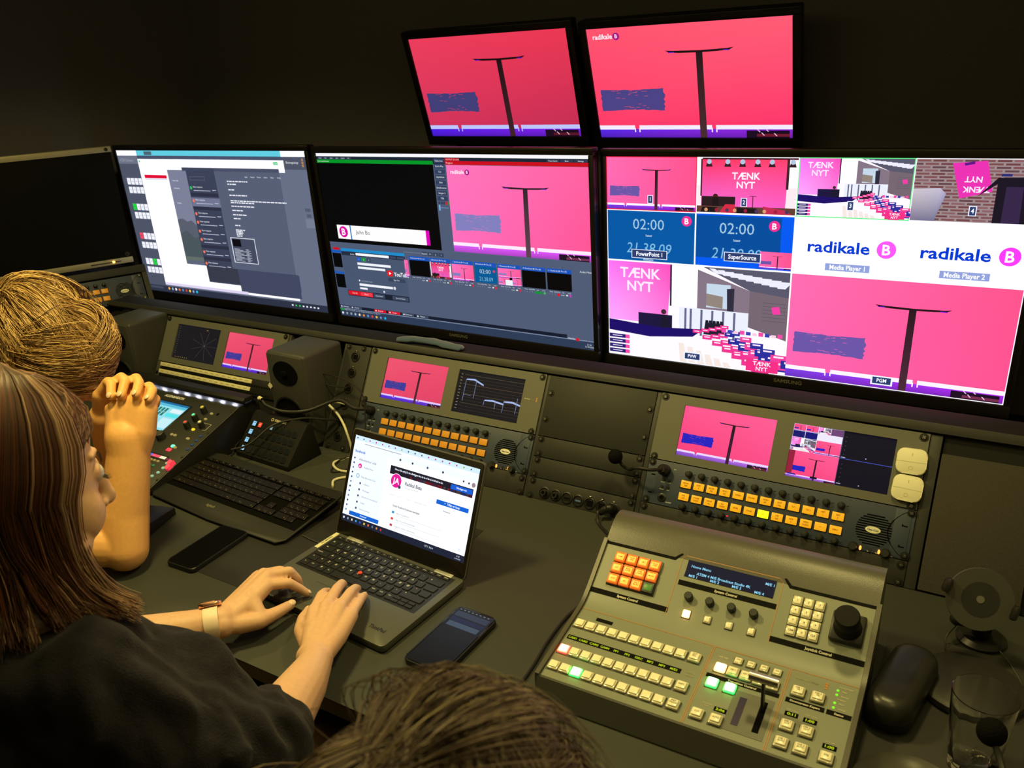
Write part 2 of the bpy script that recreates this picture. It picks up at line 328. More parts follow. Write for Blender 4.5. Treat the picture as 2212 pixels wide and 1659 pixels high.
def hall_side(p):  # the hall seen from the side, seats with placards
    p.rect(0, 0, 1, 1, (250, 240, 250))
    p.add([(0, 0), (.375, 0), (.35, .62), (0, .62)], [(0, 1, 2, 3)], [(240, 110, 235), (255, 70, 180), (255, 120, 215), (250, 160, 250)])
    tank_nyt(p, .19, .16, .10, (255, 225, 252))
    p.poly([(.55, 0), (1, 0), (1, .24), (.80, .2)], (86, 84, 104))
    for i in range(9): p.poly([(.58 + .045 * i, .01 + .01 * i), (.61 + .05 * i, .01 + .01 * i), (.66 + .04 * i, .06 + .012 * i), (.62 + .04 * i, .06 + .012 * i)], (228, 228, 245))
    p.poly([(.52, .03), (.80, .2), (.80, .56), (.52, .56)], (128, 112, 128)); p.poly([(.80, .2), (1, .24), (1, .66), (.80, .56)], (112, 98, 110))
    for i in range(6): p.rect(.87, .3 + .035 * i, .99, .305 + .035 * i, (92, 78, 92))
    p.rect(.57, .16, .70, .40, (190, 208, 225)); p.poly([(.57, .26), (.66, .28), (.66, .40), (.57, .38)], (140, 128, 120)); p.poly([(.68, .2), (.72, .19), (.72, .42), (.685, .42)], (44, 42, 60))
    p.rect(.375, .02, .52, .40, (255, 252, 255)); p.rect(.365, 0, .375, .42, (40, 30, 60))
    p.rect(.42, .42, .80, .70, (226, 230, 245))
    for u in (.45, .48, .54, .60, .66, .72): p.rect(u, .43, u + .012, .70, (96, 100, 130))
    p.poly([(.915, .34), (.955, .33), (.965, .40), (.925, .41)], (235, 60, 160))
    p.poly([(.18, .52), (.38, .52), (.38, .68), (.18, .66)], (26, 20, 60)); p.circ(.33, .49, .028, (60, 40, 50), 10); p.poly([(.31, .52), (.36, .52), (.38, .66), (.31, .66)], (24, 22, 44))
    p.poly([(0, .62), (.3, .66), (.56, .63), (.5, .72), (.25, .77), (0, .74)], (28, 12, 100))
    for i in range(5): p.poly([(.57 + .02 * i, .53), (.585 + .02 * i, .53), (.60 + .02 * i, .68), (.56 + .02 * i, .68)], (30, 28, 44))
    for r in range(7):
        for k in range(5):
            u = .50 + .055 * r + .05 * k - .01 * k * k * .3; v = .64 + .048 * r - .018 * k; c = (232, 50, 140) if k < 2 or r < 1 else ((40, 44, 150) if (k + r) % 3 else (232, 60, 150)); w = .045 + .008 * r
            p.rect(u, v, u + w, v + .035 + .008 * r, c); p.rect(u + w * .2, v + .012, u + w * .8, v + .02 + .002 * r, (255, 225, 240))
    for k in range(10): p.rect(.66 + .033 * k, .60 + .006 * (k % 3), .685 + .033 * k, .64, ((235, 70, 160), (60, 60, 170), (240, 200, 220))[k % 3])
    p.rect(.80, .88, .97, 1, (236, 44, 128)); tank_nyt(p, .885, .935, .04, (255, 235, 245))
    for k in range(4): p.rect(.0, .78 + .055 * k, .1, .82 + .055 * k, (40, 30, 110)); p.rect(.1, .78 + .055 * k, .125, .82 + .055 * k, (240, 70, 160)); p.rect(.02, .795 + .055 * k, .08, .803 + .055 * k, (220, 210, 240))
    for k in range(6): p.poly([(.42 + .05 * k, .80 + .03 * k), (.45 + .05 * k, .80 + .03 * k), (.47 + .05 * k, 1), (.43 + .05 * k, 1)], (236, 222, 216))
def brick_cam(p):
    p.rect(0, 0, 1, 1, (150, 132, 134))
    for r in range(19):
        for k in range(9):
            u = k * .125 - (.06 if r % 2 else 0); a, b = max(0, u + .008), min(1, u + .115)
            if b > a: p.rect(a, r / 19 + .008, b, (r + 1) / 19 - .014, ((122, 74, 78), (108, 62, 66), (134, 92, 96), (96, 66, 74))[(r * 3 + k * 5) % 4])
    p.poly([(.29, .06), (.56, .02), (.63, .50), (.38, .62)], (226, 48, 172)); p.poly([(.38, .06), (.46, .03), (.465, .07), (.39, .1)], (90, 20, 130))
    p.text('TÆNK', .50, .43, -.09, (250, 225, 245), 'C', True); p.text('NYT', .47, .27, -.09, (250, 225, 245), 'C', True)
    p.add([(0, .48), (.22, .46), (.27, .55), (.20, 1), (0, 1)], [(0, 1, 2, 3, 4)], [(200, 190, 200), (190, 184, 205), (160, 155, 190), (110, 108, 140), (120, 112, 140)])
    p.poly([(.52, .58), (.66, .28), (.98, .26), (1, .4), (.98, 1), (.66, 1), (.66, .38)], (26, 20, 34)); p.poly([(.73, .42), (.86, .42), (.87, 1), (.73, 1)], (52, 36, 70)); p.rect(.68, .22, .76, .26, (40, 40, 110))
def timer(p, sup=0):
    p.rect(0, 0, 1, 1, (0, 84, 158)) if not sup else (p.rect(0, 0, 1, 1, (0, 86, 232)), p.rect(.0, .03, .88, .84, (0, 74, 150)))
    x = .48 if not sup else .43; p.text('02:00', x, .36, .21, (150, 190, 215), 'C'); p.text('Taletid', x, .50, .035, (190, 215, 235), 'C', True, it=.2); p.text('21.38.09', x, .84, .21, (120, 180, 215), 'C', it=.15, xs=.92)
    cx, cy = (.91, .16) if not sup else (.81, .18); p.circ(cx, cy, .10, (236, 44, 140)); p.text('B', cx, cy + .055, .11, (255, 250, 255), 'C', True)
    if sup: stage(p, .68, .66, .32, .32, 'd', 0, False); plab(p, 'SuperSource', .50, .80)
    else: p.text('Klokkeslet', x, .985, .035, (190, 215, 235), 'C', True, it=.2); plab(p, 'PowerPoint 1', .49, .86)
def plab(p, t, u, v, s=.085, w=None, c=(42, 58, 104), b=(230, 236, 250)):
    w = w or (.028 * len(t) * s / .075 + .02); p.rect(u - w / 2 - .008, v - s * .95 - .012, u + w / 2 + .008, v + s * .9 + .012, b); p.rect(u - w / 2, v - s * .95, u + w / 2, v + s * .9, c); p.text(t, u, v + s * .42, s, (240, 244, 255), 'C', True, xs=.85)
def media(p, n, mag):
    p.rect(0, 0, 1, 1, (255, 254, 255)); p.text('radikale', .13, .60, .20, (0, 56, 200), 'L', True, xs=1.17); p.circ(.85, .50, .155, mag); p.text('B', .85, .59, .18, (255, 250, 255), 'C', True)
    p.rect(.31, .80, .72, .93, (140, 156, 212)); p.text('Media Player %d' % n, .515, .905, .085, (250, 252, 255), 'C', True, xs=.85)
def multiview(p):
    p.rect(0, 0, 1, 1, (250, 248, 255)); g = .004
    def win(x, y, w, h, fn, *a): sub(p, x + g * .5, y + g, w - g, h - 2 * g, fn, *a)
    p.rect(0, 0, .25, .25, (235, 20, 50)); win(0, 0, .25, .25, lambda q: (stage(q, 0, 0, 1, 1, 'd'), plab(q, '1', .50, .80, .075)))
    win(.25, 0, .25, .25, lambda q: (hall_front(q), plab(q, '2', .49, .80, .075)))
    p.rect(.5, 0, .75, .25, (90, 235, 130)); win(.5, 0, .25, .25, lambda q: (hall_side(q), plab(q, '3', .49, .80, .075)))
    win(.75, 0, .25, .25, lambda q: (brick_cam(q), plab(q, '4', .50, .82, .075)))
    win(0, .25, .25, .25, timer, 0); win(.25, .25, .25, .25, timer, 1)
    win(.5, .25, .25, .25, media, 1, (250, 84, 240)); win(.75, .25, .25, .25, media, 2, (250, 56, 240))
    win(0, .5, .5, .5, lambda q: (hall_side(q), plab(q, 'PVW', .50, .93, .034, .085)))
    win(.5, .5, .5, .5, lambda q: (stage(q, 0, 0, 1, 1, 'd'), plab(q, 'PGM', .47, .93, .034, .085)))
def vmix(p):
    sl = (80, 92, 118); p.rect(0, 0, 1, 1, sl); p.rect(0, 0, 1, .018, (250, 250, 255)); p.rect(0, .018, 1, .052, (28, 36, 52))
    for i, t in enumerate(('Preset', 'New', 'Open', 'Save', 'Save As', 'Last')): p.rect(.005 + .025 * i, .021, .027 + .025 * i, .034, (48, 58, 80)); p.text(t, .016 + .025 * i, .031, .006, (225, 230, 240), 'C')
    p.rect(0, .036, .477, .056, (0, 150, 40)); p.text('john.madsbobeta', .004, .05, .009, (190, 240, 200), 'L')
    p.rect(0, .056, .477, .526, (3, 4, 8)); p.rect(.044, .419, .434, .503, (255, 254, 255)); p.rect(.420, .419, .434, .503, (226, 0, 190)); p.rect(.101, .419, .106, .503, (20, 110, 190))
    p.circ(.071, .460, .034, (222, 0, 160)); p.text('B', .071, .48, .04, (255, 250, 255), 'C', True); p.text('John Bo', .125, .468, .024, (50, 50, 60), 'L')
    for i, t in enumerate(('Fullscreen', 'Quick Play', 'Cut', 'AlphaFade', 'Slide', 'SlideReverse', 'Stinger 2', 'FTB')):
        v = .024 + .0285 * i; p.rect(.481, v, .520, v + .024, (50, 64, 94)); p.text(t, .5, v + .016, .009, (230, 235, 245), 'C')
    for i in range(5): p.rect(.483 + .009 * i, .252, .490 + .009 * i, .268, (205, 30, 40) if i == 3 else ((30, 140, 60) if i == 4 else (50, 64, 94)))
    p.rect(.485, .285, .52, .288, (110, 160, 210)); p.rect(.483, .27, .489, .302, (120, 170, 215))
    p.rect(.522, .021, .574, .034, (200, 10, 30)); p.text('OUTPUT 2 3 LIVE', .526, .032, .008, (255, 200, 200), 'L'); p.rect(.522, .036, 1, .055, (205, 10, 30)); p.text('Program', .526, .050, .009, (255, 210, 210), 'L')
    for i, t in enumerate(('Pause Inputs', 'Basic', 'Settings')): p.rect(.87 + .043 * i, .022, .91 + .043 * i, .035, (48, 58, 80)); p.text(t, .89 + .043 * i, .032, .007, (235, 238, 245), 'C')
    stage(p, .525, .057, .475, .468, 'c', 1)
    p.rect(.0, .528, 1, .53, (86, 100, 128)); p.rect(.32, .552, .39, .554, (130, 140, 160))
    for i, t in enumerate(('Restart', '<<', '||', '>')): p.rect(.396 + .022 * i, .542, .416 + .022 * i, .564, (54, 66, 92)); p.text(t, .406 + .022 * i, .558, .009, (225, 230, 240), 'C')
    p.rect(.0, .577, .045, .594, (20, 90, 190)); p.rect(.01, .56, .04, .575, (200, 20, 40)); p.rect(.003, .596, .043, .685, (3, 4, 8)); p.rect(.0, .712, .045, .726, (20, 90, 190)); p.rect(.003, .728, .044, .815, (3, 4, 8))
    p.rect(.046, .562, .322, .858, (72, 86, 112)); p.rect(.046, .562, .322, .580, (30, 140, 205)); p.rect(.046, .58, .322, .605, (36, 44, 62))
    p.text('Profile', .095, .60, .009, (225, 230, 240), 'C'); p.rect(.11, .585, .255, .60, (245, 248, 255)); p.rect(.26, .586, .285, .60, (60, 72, 98)); p.rect(.29, .586, .318, .60, (60, 72, 98))
    for i, c in enumerate(((30, 90, 190), (10, 150, 50), (60, 72, 98))): p.rect(.112 + .022 * i, .611, .130 + .022 * i, .634, c); p.text('123'[i], .121 + .022 * i, .628, .009, (240, 240, 250), 'C')
    p.rect(.112, .643, .258, .658, (240, 244, 252)); p.rect(.112, .668, .232, .682, (240, 244, 252)); p.poly(rrect(.024, .035, .006, 3, .251, .692), (235, 20, 30)); p.poly([(.247, .683), (.247, .701), (.257, .692)], (255, 255, 255)); p.text('YouTube', .268, .706, .024, (245, 245, 250), 'L', True, xs=.85)
    p.rect(.24, .72, .312, .742, (54, 66, 92)); p.text('Sign Out', .276, .735, .009, (225, 230, 240), 'C')
    p.rect(.108, .752, .113, .762, (245, 248, 255)); p.text('Use Default Audio', .12, .762, .008, (170, 180, 195), 'L'); p.rect(.108, .775, .255, .79, (240, 244, 252)); p.rect(.108, .80, .142, .812, (240, 244, 252)); p.circ(.263, .782, .01, (220, 225, 235), 10); p.circ(.215, .812, .007, (220, 225, 235), 10)
    p.rect(.05, .826, .32, .861, (24, 32, 48)); p.rect(.052, .829, .162, .856, (222, 20, 40)); p.rect(.107, .831, .160, .854, (240, 60, 75)); p.text('Stop All', .08, .846, .009, (255, 230, 230), 'C'); p.text('Stop 2', .133, .846, .009, (255, 230, 230), 'C'); p.rect(.165, .831, .215, .856, (60, 72, 98)); p.text('Show Status', .19, .847, .008, (230, 235, 240), 'C'); p.rect(.248, .831, .317, .856, (60, 72, 98)); p.text('Save and Close', .283, .847, .008, (230, 235, 240), 'C')
    stage(p, .318, .60, .016, .10, 'c', 0, False)
    th = [(.340, 'k'), (.424, 'h'), (.509, 's'), (.595, 't'), (.681, 'm'), (.766, 'k'), (.852, 'k')]
    for i, (u, k) in enumerate(th):
        p.rect(u, .574, u + .081, .597, (24, 84, 186)); p.text('%d DeckLink 8K Pro (%d)' % (5 + i, i + 1), u + .005, .589, .008, (225, 235, 250), 'L'); p.rect(u, .597, u + .081, .69, (3, 4, 8))
        if k == 'h': sub(p, u, .597, .081, .093, hall_front)
        if k == 's': stage(p, u, .597, .081, .093, 'c', 0, False)
        if k == 't': sub(p, u, .597, .081, .093, lambda q: (q.rect(0, 0, 1, 1, (0, 90, 150)), q.text('02:00', .48, .42, .25, (180, 205, 225), 'C'), q.text('21.38.09', .5, .88, .25, (120, 180, 210), 'C', xs=.8), q.circ(.88, .25, .08, (225, 60, 110), 10)))
        if k == 'm': stage(p, u, .597, .081, .05, 'c', 0, False); stage(p, u, .648, .04, .042, 'c', 0, False); p.rect(u + .025, .66, u + .05, .69, (240, 245, 250)); stage(p, u + .05, .648, .031, .042, 'c', 0, False)
        for j, t in enumerate(('Close', 'Quick Play', 'Cut', 'Loop')): p.text(t, u + .012 + .02 * j, .702, .006, (225, 230, 240), 'C')
        for j in range(4): p.text('1234'[j], u + .006 + .009 * j, .716, .007, (150, 160, 180), 'C')
        p.text('Audio', u + .05, .716, .006, (225, 230, 240), 'C'); p.rect(u + .061, .709, u + .067, .716, (230, 235, 245)); p.circ(u + .075, .713, .007, (60, 190, 90) if i == 5 else ((200, 60, 190) if i == 6 else (225, 30, 50)), 10)
    p.rect(.808, .707, .833, .719, (10, 150, 50)); p.rect(.883, .707, .892, .72, (222, 20, 40)); p.text('Audio Mixer', .96, .583, .010, (235, 238, 245), 'L')
    p.rect(0, .93, .91, .95, (20, 28, 46)); p.rect(0, .95, 1, .954, (130, 144, 170)); p.rect(0, .956, 1, 1, (46, 60, 86))
    for u, t, c in ((.0, 'Add Input', (60, 72, 98)), (.05, 'Record', (60, 72, 98)), (.158, 'External', (222, 20, 40)), (.22, 'Stream', (222, 20, 40)), (.28, 'MultiCorder', (60, 72, 98)), (.34, 'PlayList', (60, 72, 98))): p.rect(u, .932, u + .052, .948, c); p.text(t, u + .028, .943, .008, (235, 238, 245), 'C'); p.circ(u + .008, .94, .005, (240, 240, 245), 8)
    p.text('1080p25  FPS: 25  Render Time: 5 ms  GPU Mem: 9 %  CPU vMix: 11 %  Total: 17 %', .018, .964, .006, (225, 230, 240), 'L'); p.rect(0, .956, .016, .966, (10, 150, 50))
    for i, c in enumerate(((240, 245, 255), (150, 160, 180), (150, 160, 180), (170, 190, 215), (245, 225, 190), (240, 140, 60), (110, 150, 200), (225, 60, 50), (240, 190, 60), (120, 140, 190), (20, 190, 235))): p.circ(.009 + .0194 * i, .983, .008, c, 10)
    p.text('Overlay', .925, .952, .009, (235, 238, 245), 'C'); p.rect(.94, .943, .95, .958, (222, 20, 40)); p.text('21.38', .99, .976, .008, (225, 230, 240), 'R'); p.text('15-09-2022', .998, .988, .008, (225, 230, 240), 'R')
def desktop(p):
    p.rect(0, 0, 1, 1, (98, 106, 128)); p.rect(0, 0, 1, .035, (246, 244, 255)); p.rect(.12, .0, .885, .034, (92, 196, 216)); p.rect(.165, .006, .21, .03, (74, 96, 112))
    p.rect(0, .035, .12, .965, (74, 80, 98)); p.rect(0, .035, .12, .09, (104, 110, 128)); p.text('ATEM Software', .01, .075, .02, (150, 156, 172), 'L', xs=.8)
    p.rect(.885, .035, 1, .11, (74, 80, 98)); p.text('Blackmagicdesign', .905, .075, .014, (215, 218, 228), 'L', xs=.75)
    for i in range(3): p.rect(.978, .045 + .018 * i, .985, .058 + .018 * i, (225, 150, 60)); p.rect(.9795, .048 + .018 * i, .9835, .055 + .018 * i, (74, 80, 98))
    p.rect(.12, .034, .885, .056, (70, 78, 102)); p.rect(.119, .056, .894, .945, (252, 250, 255)); p.rect(.845, .066, .865, .085, (60, 190, 120)); p.text('Del', .855, .081, .012, (230, 255, 240), 'C')
    p.circ(.128, .072, .008, (90, 200, 130), 10); p.rect(.14, .162, .27, .184, (214, 10, 50)); p.rect(.14, .186, .27, .194, (214, 206, 232))
    for v0, hot in ((.187, None), (.247, None), (.365, 0), (.425, None), (.572, -1), (.638, None), (.758, 2), (.82, None)):
        for k in range(4):
            c = (30, 205, 60) if hot == k else ((228, 70, 96) if hot == -1 and k == 0 else (232, 234, 244)); p.rect(.026 + .0235 * k, v0, .046 + .0235 * k, v0 + .045, c); p.rect(.029 + .0235 * k, v0 + .02, .043 + .0235 * k, v0 + .023, tuple(int(x * .75) for x in c))
    p.rect(.28, .125, .39, .77, (118, 122, 146)); p.poly([(.28, .46), (.31, .45), (.335, .47), (.36, .46), (.39, .50), (.39, .70), (.28, .70)], (84, 90, 104)); p.poly([(.28, .56), (.32, .53), (.36, .58), (.39, .57), (.39, .715), (.28, .715)], (70, 82, 88)); p.rect(.28, .715, .39, .742, (92, 104, 100)); p.rect(.28, .742, .39, .77, (88, 96, 118))
    p.rect(.365, .108, .866, .13, (58, 64, 86)); p.rect(.385, .13, .54, .77, (56, 62, 84)); p.rect(.54, .13, .866, .77, (82, 90, 112)); p.rect(.866, .13, 1, .945, (98, 106, 128))
    p.rect(.54, .108, .866, .13, (70, 76, 98))
    p.rect(.40, .165, .48, .19, (84, 92, 116)); p.rect(.402, .168, .478, .187, (56, 62, 84))
    for v, c, hl in ((.24, (40, 190, 80), 0), (.325, (235, 110, 80), 1), (.412, (235, 110, 80), 0), (.469, (235, 110, 80), 0), (.53, (235, 110, 80), 0), (.587, (235, 110, 80), 0), (.672, (235, 110, 80), 0), (.752, (235, 110, 80), 0)):
        if hl: p.rect(.387, v - .022, .54, v + .045, (106, 112, 138))
        p.circ(.39 + .006, v, .011, c, 12); p.text('New response', .408, v - .002, .011, (225, 228, 240), 'L'); p.rect(.408, v + .014, .50, v + .019, (170, 175, 195)); p.rect(.51, v + .01, .53, v + .014, (190, 195, 215))
    for v in (.285, .375, .635, .717): p.rect(.387, v - .013, .54, v + .009, (42, 46, 64))
    for v, t in ((.20, 'New mail'), (.25, 'Accounts'), (.35, 'Folders')): p.text(t, .30, v, .010, (225, 228, 240), 'L')
    for i, t in enumerate(('Reply', 'Reply all', 'Forward', 'Archive', 'Delete', 'Set flag')): p.text(t, .70 + .032 * i, .165, .009, (225, 228, 240), 'C', xs=.8)
    rnd = random.Random(3)
    for v, w in ((.187, .105), (.205, .05), (.24, .03), (.275, .09), (.31, .28), (.322, .12), (.345, .12), (.372, .055), (.40, .07), (.425, .04), (.47, .03), (.50, .05), (.51, .035), (.52, .035), (.53, .03), (.54, .03)):
        u = .597
        while u < .597 + w - .004: l = min(rnd.uniform(.006, .02), .597 + w - u); p.rect(u, v, u + l, v + .007, (228, 230, 240)); u += l + .003
    p.rect(.558, .556, .685, .725, (225, 228, 238)); p.rect(.562, .56, .682, .721, (64, 70, 92)); p.rect(.566, .567, .61, .615, (8, 8, 16))
    for i in range(11): p.rect(.568, .63 + .008 * i, .60 + .015 * (i % 3), .633 + .008 * i, (190, 195, 210)); p.rect(.63, .63 + .008 * i, .645 + .01 * (i % 2), .633 + .008 * i, (190, 195, 210))
    p.rect(.392, .775, .88, .885, (56, 62, 84)); p.rect(.392, .77, .565, .875, (52, 56, 70)); p.rect(.565, .77, .877, .93, (62, 68, 92))
    p.rect(.12, .925, .60, .945, (214, 206, 232)); p.rect(.96, .34, .985, .36, (78, 84, 106)); p.rect(.965, .375, .985, .395, (78, 84, 106)); p.rect(.955, .405, .995, .46, (112, 120, 142))
    p.rect(0, .955, 1, 1, (42, 48, 66)); p.rect(.02, .962, .10, .98, (64, 70, 90)); p.circ(.01, .975, .008, (220, 225, 240), 8)
    for i, c in enumerate(((240, 170, 70), (150, 170, 190), (240, 240, 250), (230, 120, 40), (90, 130, 190), (200, 60, 60), (240, 200, 60), (140, 160, 210), (30, 190, 230))): p.circ(.135 + .021 * i, .972, .010, c, 10)
    for i in range(8): p.rect(.82 + .018 * i, .972, .828 + .018 * i, .982, (60, 190, 90) if i in (1, 2) else (225, 228, 238))
def laptop_screen(p):
    W = (236, 246, 255); p.rect(0, 0, 1, 1, (250, 252, 255)); p.rect(0, 0, 1, .055, (206, 232, 248)); p.rect(0, .06, 1, .10, (240, 248, 255)); p.rect(0, .10, 1, .925, W)
    p.rect(.30, .15, 1, .925, (252, 254, 255))
    for i in range(18): p.circ(.02 + .054 * i, .028, .010, ((70, 80, 110), (70, 80, 110), (190, 60, 150), (190, 60, 150), (190, 60, 150), (190, 60, 150), (190, 60, 150), (140, 160, 60), (60, 90, 110))[i % 9], 8)
    p.rect(.09, .075, .40, .083, (150, 165, 180)); p.text('facebook', .018, .19, .03, (24, 96, 190), 'L', True)
    p.text('Administrer side', .062, .275, .028, (70, 78, 96), 'L'); p.circ(.08, .335, .028, (224, 30, 150)); p.text('JA', .08, .347, .02, (255, 245, 250), 'C', True); p.text('Radikal Beta', .115, .35, .02, (110, 120, 135), 'L')
    p.circ(.075, .45, .026, (90, 160, 215), 12); p.circ(.075, .45, .018, W, 12); p.text('Meta Business Suite', .105, .462, .02, (110, 120, 135), 'L')
    for i, t in enumerate(('Indbakke', 'Planlaegger', 'Nyheder & retningslinjer', 'Indblik', 'Annoncecenter')): v = .535 + .072 * i; p.circ(.106, v - .008, .014, (70, 80, 110), 8); p.text(t, .135, v, .018, (120, 130, 145), 'L')
    for i in range(12): p.circ(.024, .26 + .055 * i, .012, ((40, 48, 70), (60, 80, 130), (100, 120, 160))[i % 3], 8)
    p.rect(.056, .866, .312, .912, (16, 96, 200)); p.text('Promover', .18, .895, .017, (225, 240, 255), 'C', True)
    p.rect(.334, .222, .98, .315, (30, 26, 40))
    rnd = random.Random(2)
    for i in range(26): u = rnd.uniform(.36, .96); p.rect(u, .285, u + rnd.uniform(.01, .04), .315, ((84, 20, 36), (52, 40, 60), (70, 52, 50), (32, 40, 80), (110, 20, 30))[i % 5])
    p.text('Siden er ikke synlig. Du kan offentliggøre den, når du er klar til, at folk skal se den.', .37, .262, .02, (235, 240, 250), 'L', True, xs=.72); p.rect(.815, .232, .975, .285, (24, 90, 205)); p.text('Offentliggør side', .895, .266, .018, (225, 240, 255), 'C', True, xs=.8)
    p.circ(.396, .378, .082, (250, 252, 255)); p.circ(.396, .378, .076, (226, 24, 150)); p.text('JA', .396, .41, .065, (255, 248, 252), 'C', True); p.circ(.43, .435, .02, (60, 66, 90), 10)
    p.text('Radikal Beta', .47, .395, .038, (90, 98, 112), 'L', True, xs=.9); p.rect(.47, .42, .58, .426, (200, 208, 218))
    for i, t in enumerate(('Startside', 'Om', 'Videoer', 'Begivenheder', 'Mere')): p.text(t, .36 + .07 * i, .545, .014, (170, 178, 190), 'L')
    p.rect(.73, .435, .972, .482, (16, 96, 205)); p.text('+  Tilføj en knap', .85, .468, .022, (230, 242, 255), 'C', True); p.text('Promover', .82, .545, .016, (90, 98, 112), 'C', True)
    p.text('Gratis Facebook Business-værktøjer', .403, .66, .022, (90, 98, 112), 'L', True, xs=.85)
    for i, (c, t) in enumerate((((50, 140, 200), 'Sælg til et publikum'), ((226, 70, 70), 'Tilføj virksomhedsoplysninger'), ((190, 60, 80), 'Organiser betalte onlineevents'))): v = .735 + .072 * i; p.rect(.405, v - .025, .425, v, c); p.text(t, .44, v - .004, .017, (120, 128, 142), 'L'); p.rect(.44, v + .012, .80, v + .018, (214, 220, 228))
    for i, u in enumerate((.40, .50, .62, .74)): p.circ(u, .14, .014, (60, 70, 96), 8)
    p.circ(.90, .17, .012, (50, 56, 76), 8); p.circ(.94, .175, .012, (50, 56, 76), 8); p.circ(.975, .18, .025, (150, 130, 140), 12); p.circ(.955, .88, .02, (225, 232, 240), 10)
    p.rect(0, .925, 1, 1, (26, 34, 54))
    for i, c in enumerate(((235, 240, 250), (150, 160, 180), (240, 225, 170), (70, 160, 215), (50, 90, 200), (240, 205, 60), (225, 110, 80), (110, 120, 150), (225, 130, 50), (215, 40, 60))): p.rect(.012 + .036 * i, .95, .024 + .036 * i, .973, c)
    p.text('12°C  Skyet', .70, .968, .018, (225, 232, 245), 'L'); p.text('21:38', .955, .956, .014, (225, 232, 245), 'C'); p.text('15-09-2022', .955, .982, .012, (225, 232, 245), 'C')
def waveform(p):
    p.rect(0, 0, 1, 1, (22, 21, 27))
    for i in range(12): p.rect(.09, .10 + .073 * i, 1, .105 + .073 * i, (66, 58, 52) if i % 3 else (112, 96, 70)); p.rect(.03, .095 + .073 * i, .06, .107 + .073 * i, (150, 140, 110))
    for i in range(40): p.rect(.10 + .022 * i, .32, .112 + .022 * i, .325, (120, 84, 50))
    for u0, v0, u1, v1 in ((.13, .19, .40, .27), (.46, .60, .75, .62), (.75, .56, 1, .59)):
        p.poly([(u0, v0), (u0 + .12, v0 - .02), (u1, v1), (u1, v1 + .035), (u0 + .12, v0 + .02), (u0, v0 + .03)], (168, 186, 235))
    for u, a, b in ((.12, .2, .72), (.28, .22, .62), (.45, .62, .74), (.62, .58, .78), (.74, .55, .82), (.93, .45, .80)): p.rect(u, a, u + .008, b, (110, 120, 160))
    p.rect(.12, .56, .24, .567, (120, 130, 165))
def vector_scope(p):
    p.rect(0, 0, 1, 1, (24, 23, 28)); cx, cy = .68, .52
    p.rect(.40, .0, .402, 1, (40, 38, 44))
    for a in range(0, 360, 40):
        x = math.cos(math.radians(a)); y = math.sin(math.radians(a)); nx, ny = -y * .002, x * .002; l = .42
        p.poly([(cx + nx, cy + ny), (cx + x * l * .72 + nx, cy + y * l + ny), (cx + x * l * .72 - nx, cy + y * l - ny), (cx - nx, cy - ny)], (84, 82, 76))
    p.circ(cx, cy, .012, (120, 118, 110), 8); p.rect(cx - .02, .06, cx + .02, .075, (170, 130, 60))
    for i in range(13): p.rect(.03, .06 + .065 * i, .05, .066 + .065 * i, (130, 122, 96)); p.rect(.06, .06 + .065 * i, .34, .062 + .065 * i, (38, 37, 42))
    for i in range(7): p.rect(.06 + .045 * i, .945, .075 + .045 * i, .955, (190, 150, 60))
def mini_multi(p):
    p.rect(0, 0, 1, 1, (12, 11, 28)); sub(p, 0, 0, .5, .5, multiview_lo); stage(p, 0, .5, .5, .5, 'f', 0, False); p.rect(0, .5, .06, .95, (150, 30, 60)); p.rect(.5, .495, 1, .505, (70, 84, 190)); p.rect(.495, 0, .5, 1, (60, 60, 110))
    p.rect(.25, .93, .32, .965, (10, 10, 30)); p.rect(.02, .93, .1, .955, (30, 30, 160))
    for i in range(5): p.rect(.53, .1 + .08 * i, .535, .105 + .08 * i, (150, 150, 190)); p.rect(.53, .6 + .08 * i, .535, .605 + .08 * i, (150, 150, 190))
    p.rect(.74, .43, .75, .445, (200, 200, 240)); p.rect(.72, .93, .73, .945, (200, 200, 240)); p.rect(.51, .47, .55, .485, (170, 170, 200)); p.rect(.51, .95, .55, .965, (170, 170, 200))
def multiview_lo(p):
    p.rect(0, 0, 1, 1, (240, 236, 255)); stage(p, .005, .005, .24, .24, 'f', 0, False); stage(p, .255, .005, .24, .24, 'f', 0, False); sub(p, .505, .005, .24, .24, hall_side); p.rect(.755, .005, 1, .245, (110, 70, 120))
    p.rect(.005, .255, .245, .495, (16, 20, 110)); p.rect(.255, .255, .495, .495, (10, 14, 120)); sub(p, .005, .505, .49, .49, hall_side); stage(p, .505, .505, .49, .49, 'f', 0, False)
# ================================================================== the room
ZF = -0.74; ZC = 1.38; YB = 0.98; YF = -1.75; XR = 0.47
Lyaw = 1.097; Lex = Vector((math.cos(Lyaw), math.sin(Lyaw), 0)); Ln = Vector((-Lex.y, Lex.x, 0)); LO = Vector((-2.089, 0.456, 0.288)); TL_ = 0.42
WO = LO + Ln * 0.40                                        # left wall line through WO along Lex
cx_ = WO + Lex * ((YB - WO.y) / Lex.y)                     # corner with the back wall
far = WO - Lex * 2.6
def wall(name, a, b, th, out, m=None):
    a = Vector((a[0], a[1], 0)); b = Vector((b[0], b[1], 0)); d = (b - a); ln = d.length; d.normalize(); n = Vector(out)
    g = G(); g.b3(0, ln, 0, th, ZF, ZC, m or M_wallf); return struct(g.obj(name, None, frame((a.x, a.y, 0), d, n) if d.cross(n).z > 0 else frame((b.x, b.y, 0), -d, n)))
wall('wall_back', (cx_.x - 0.1, YB), (XR + 0.1, YB), 0.06, (0, 1, 0))
wall('wall_left', (cx_.x, cx_.y), (far.x, far.y), 0.06, tuple(Ln))
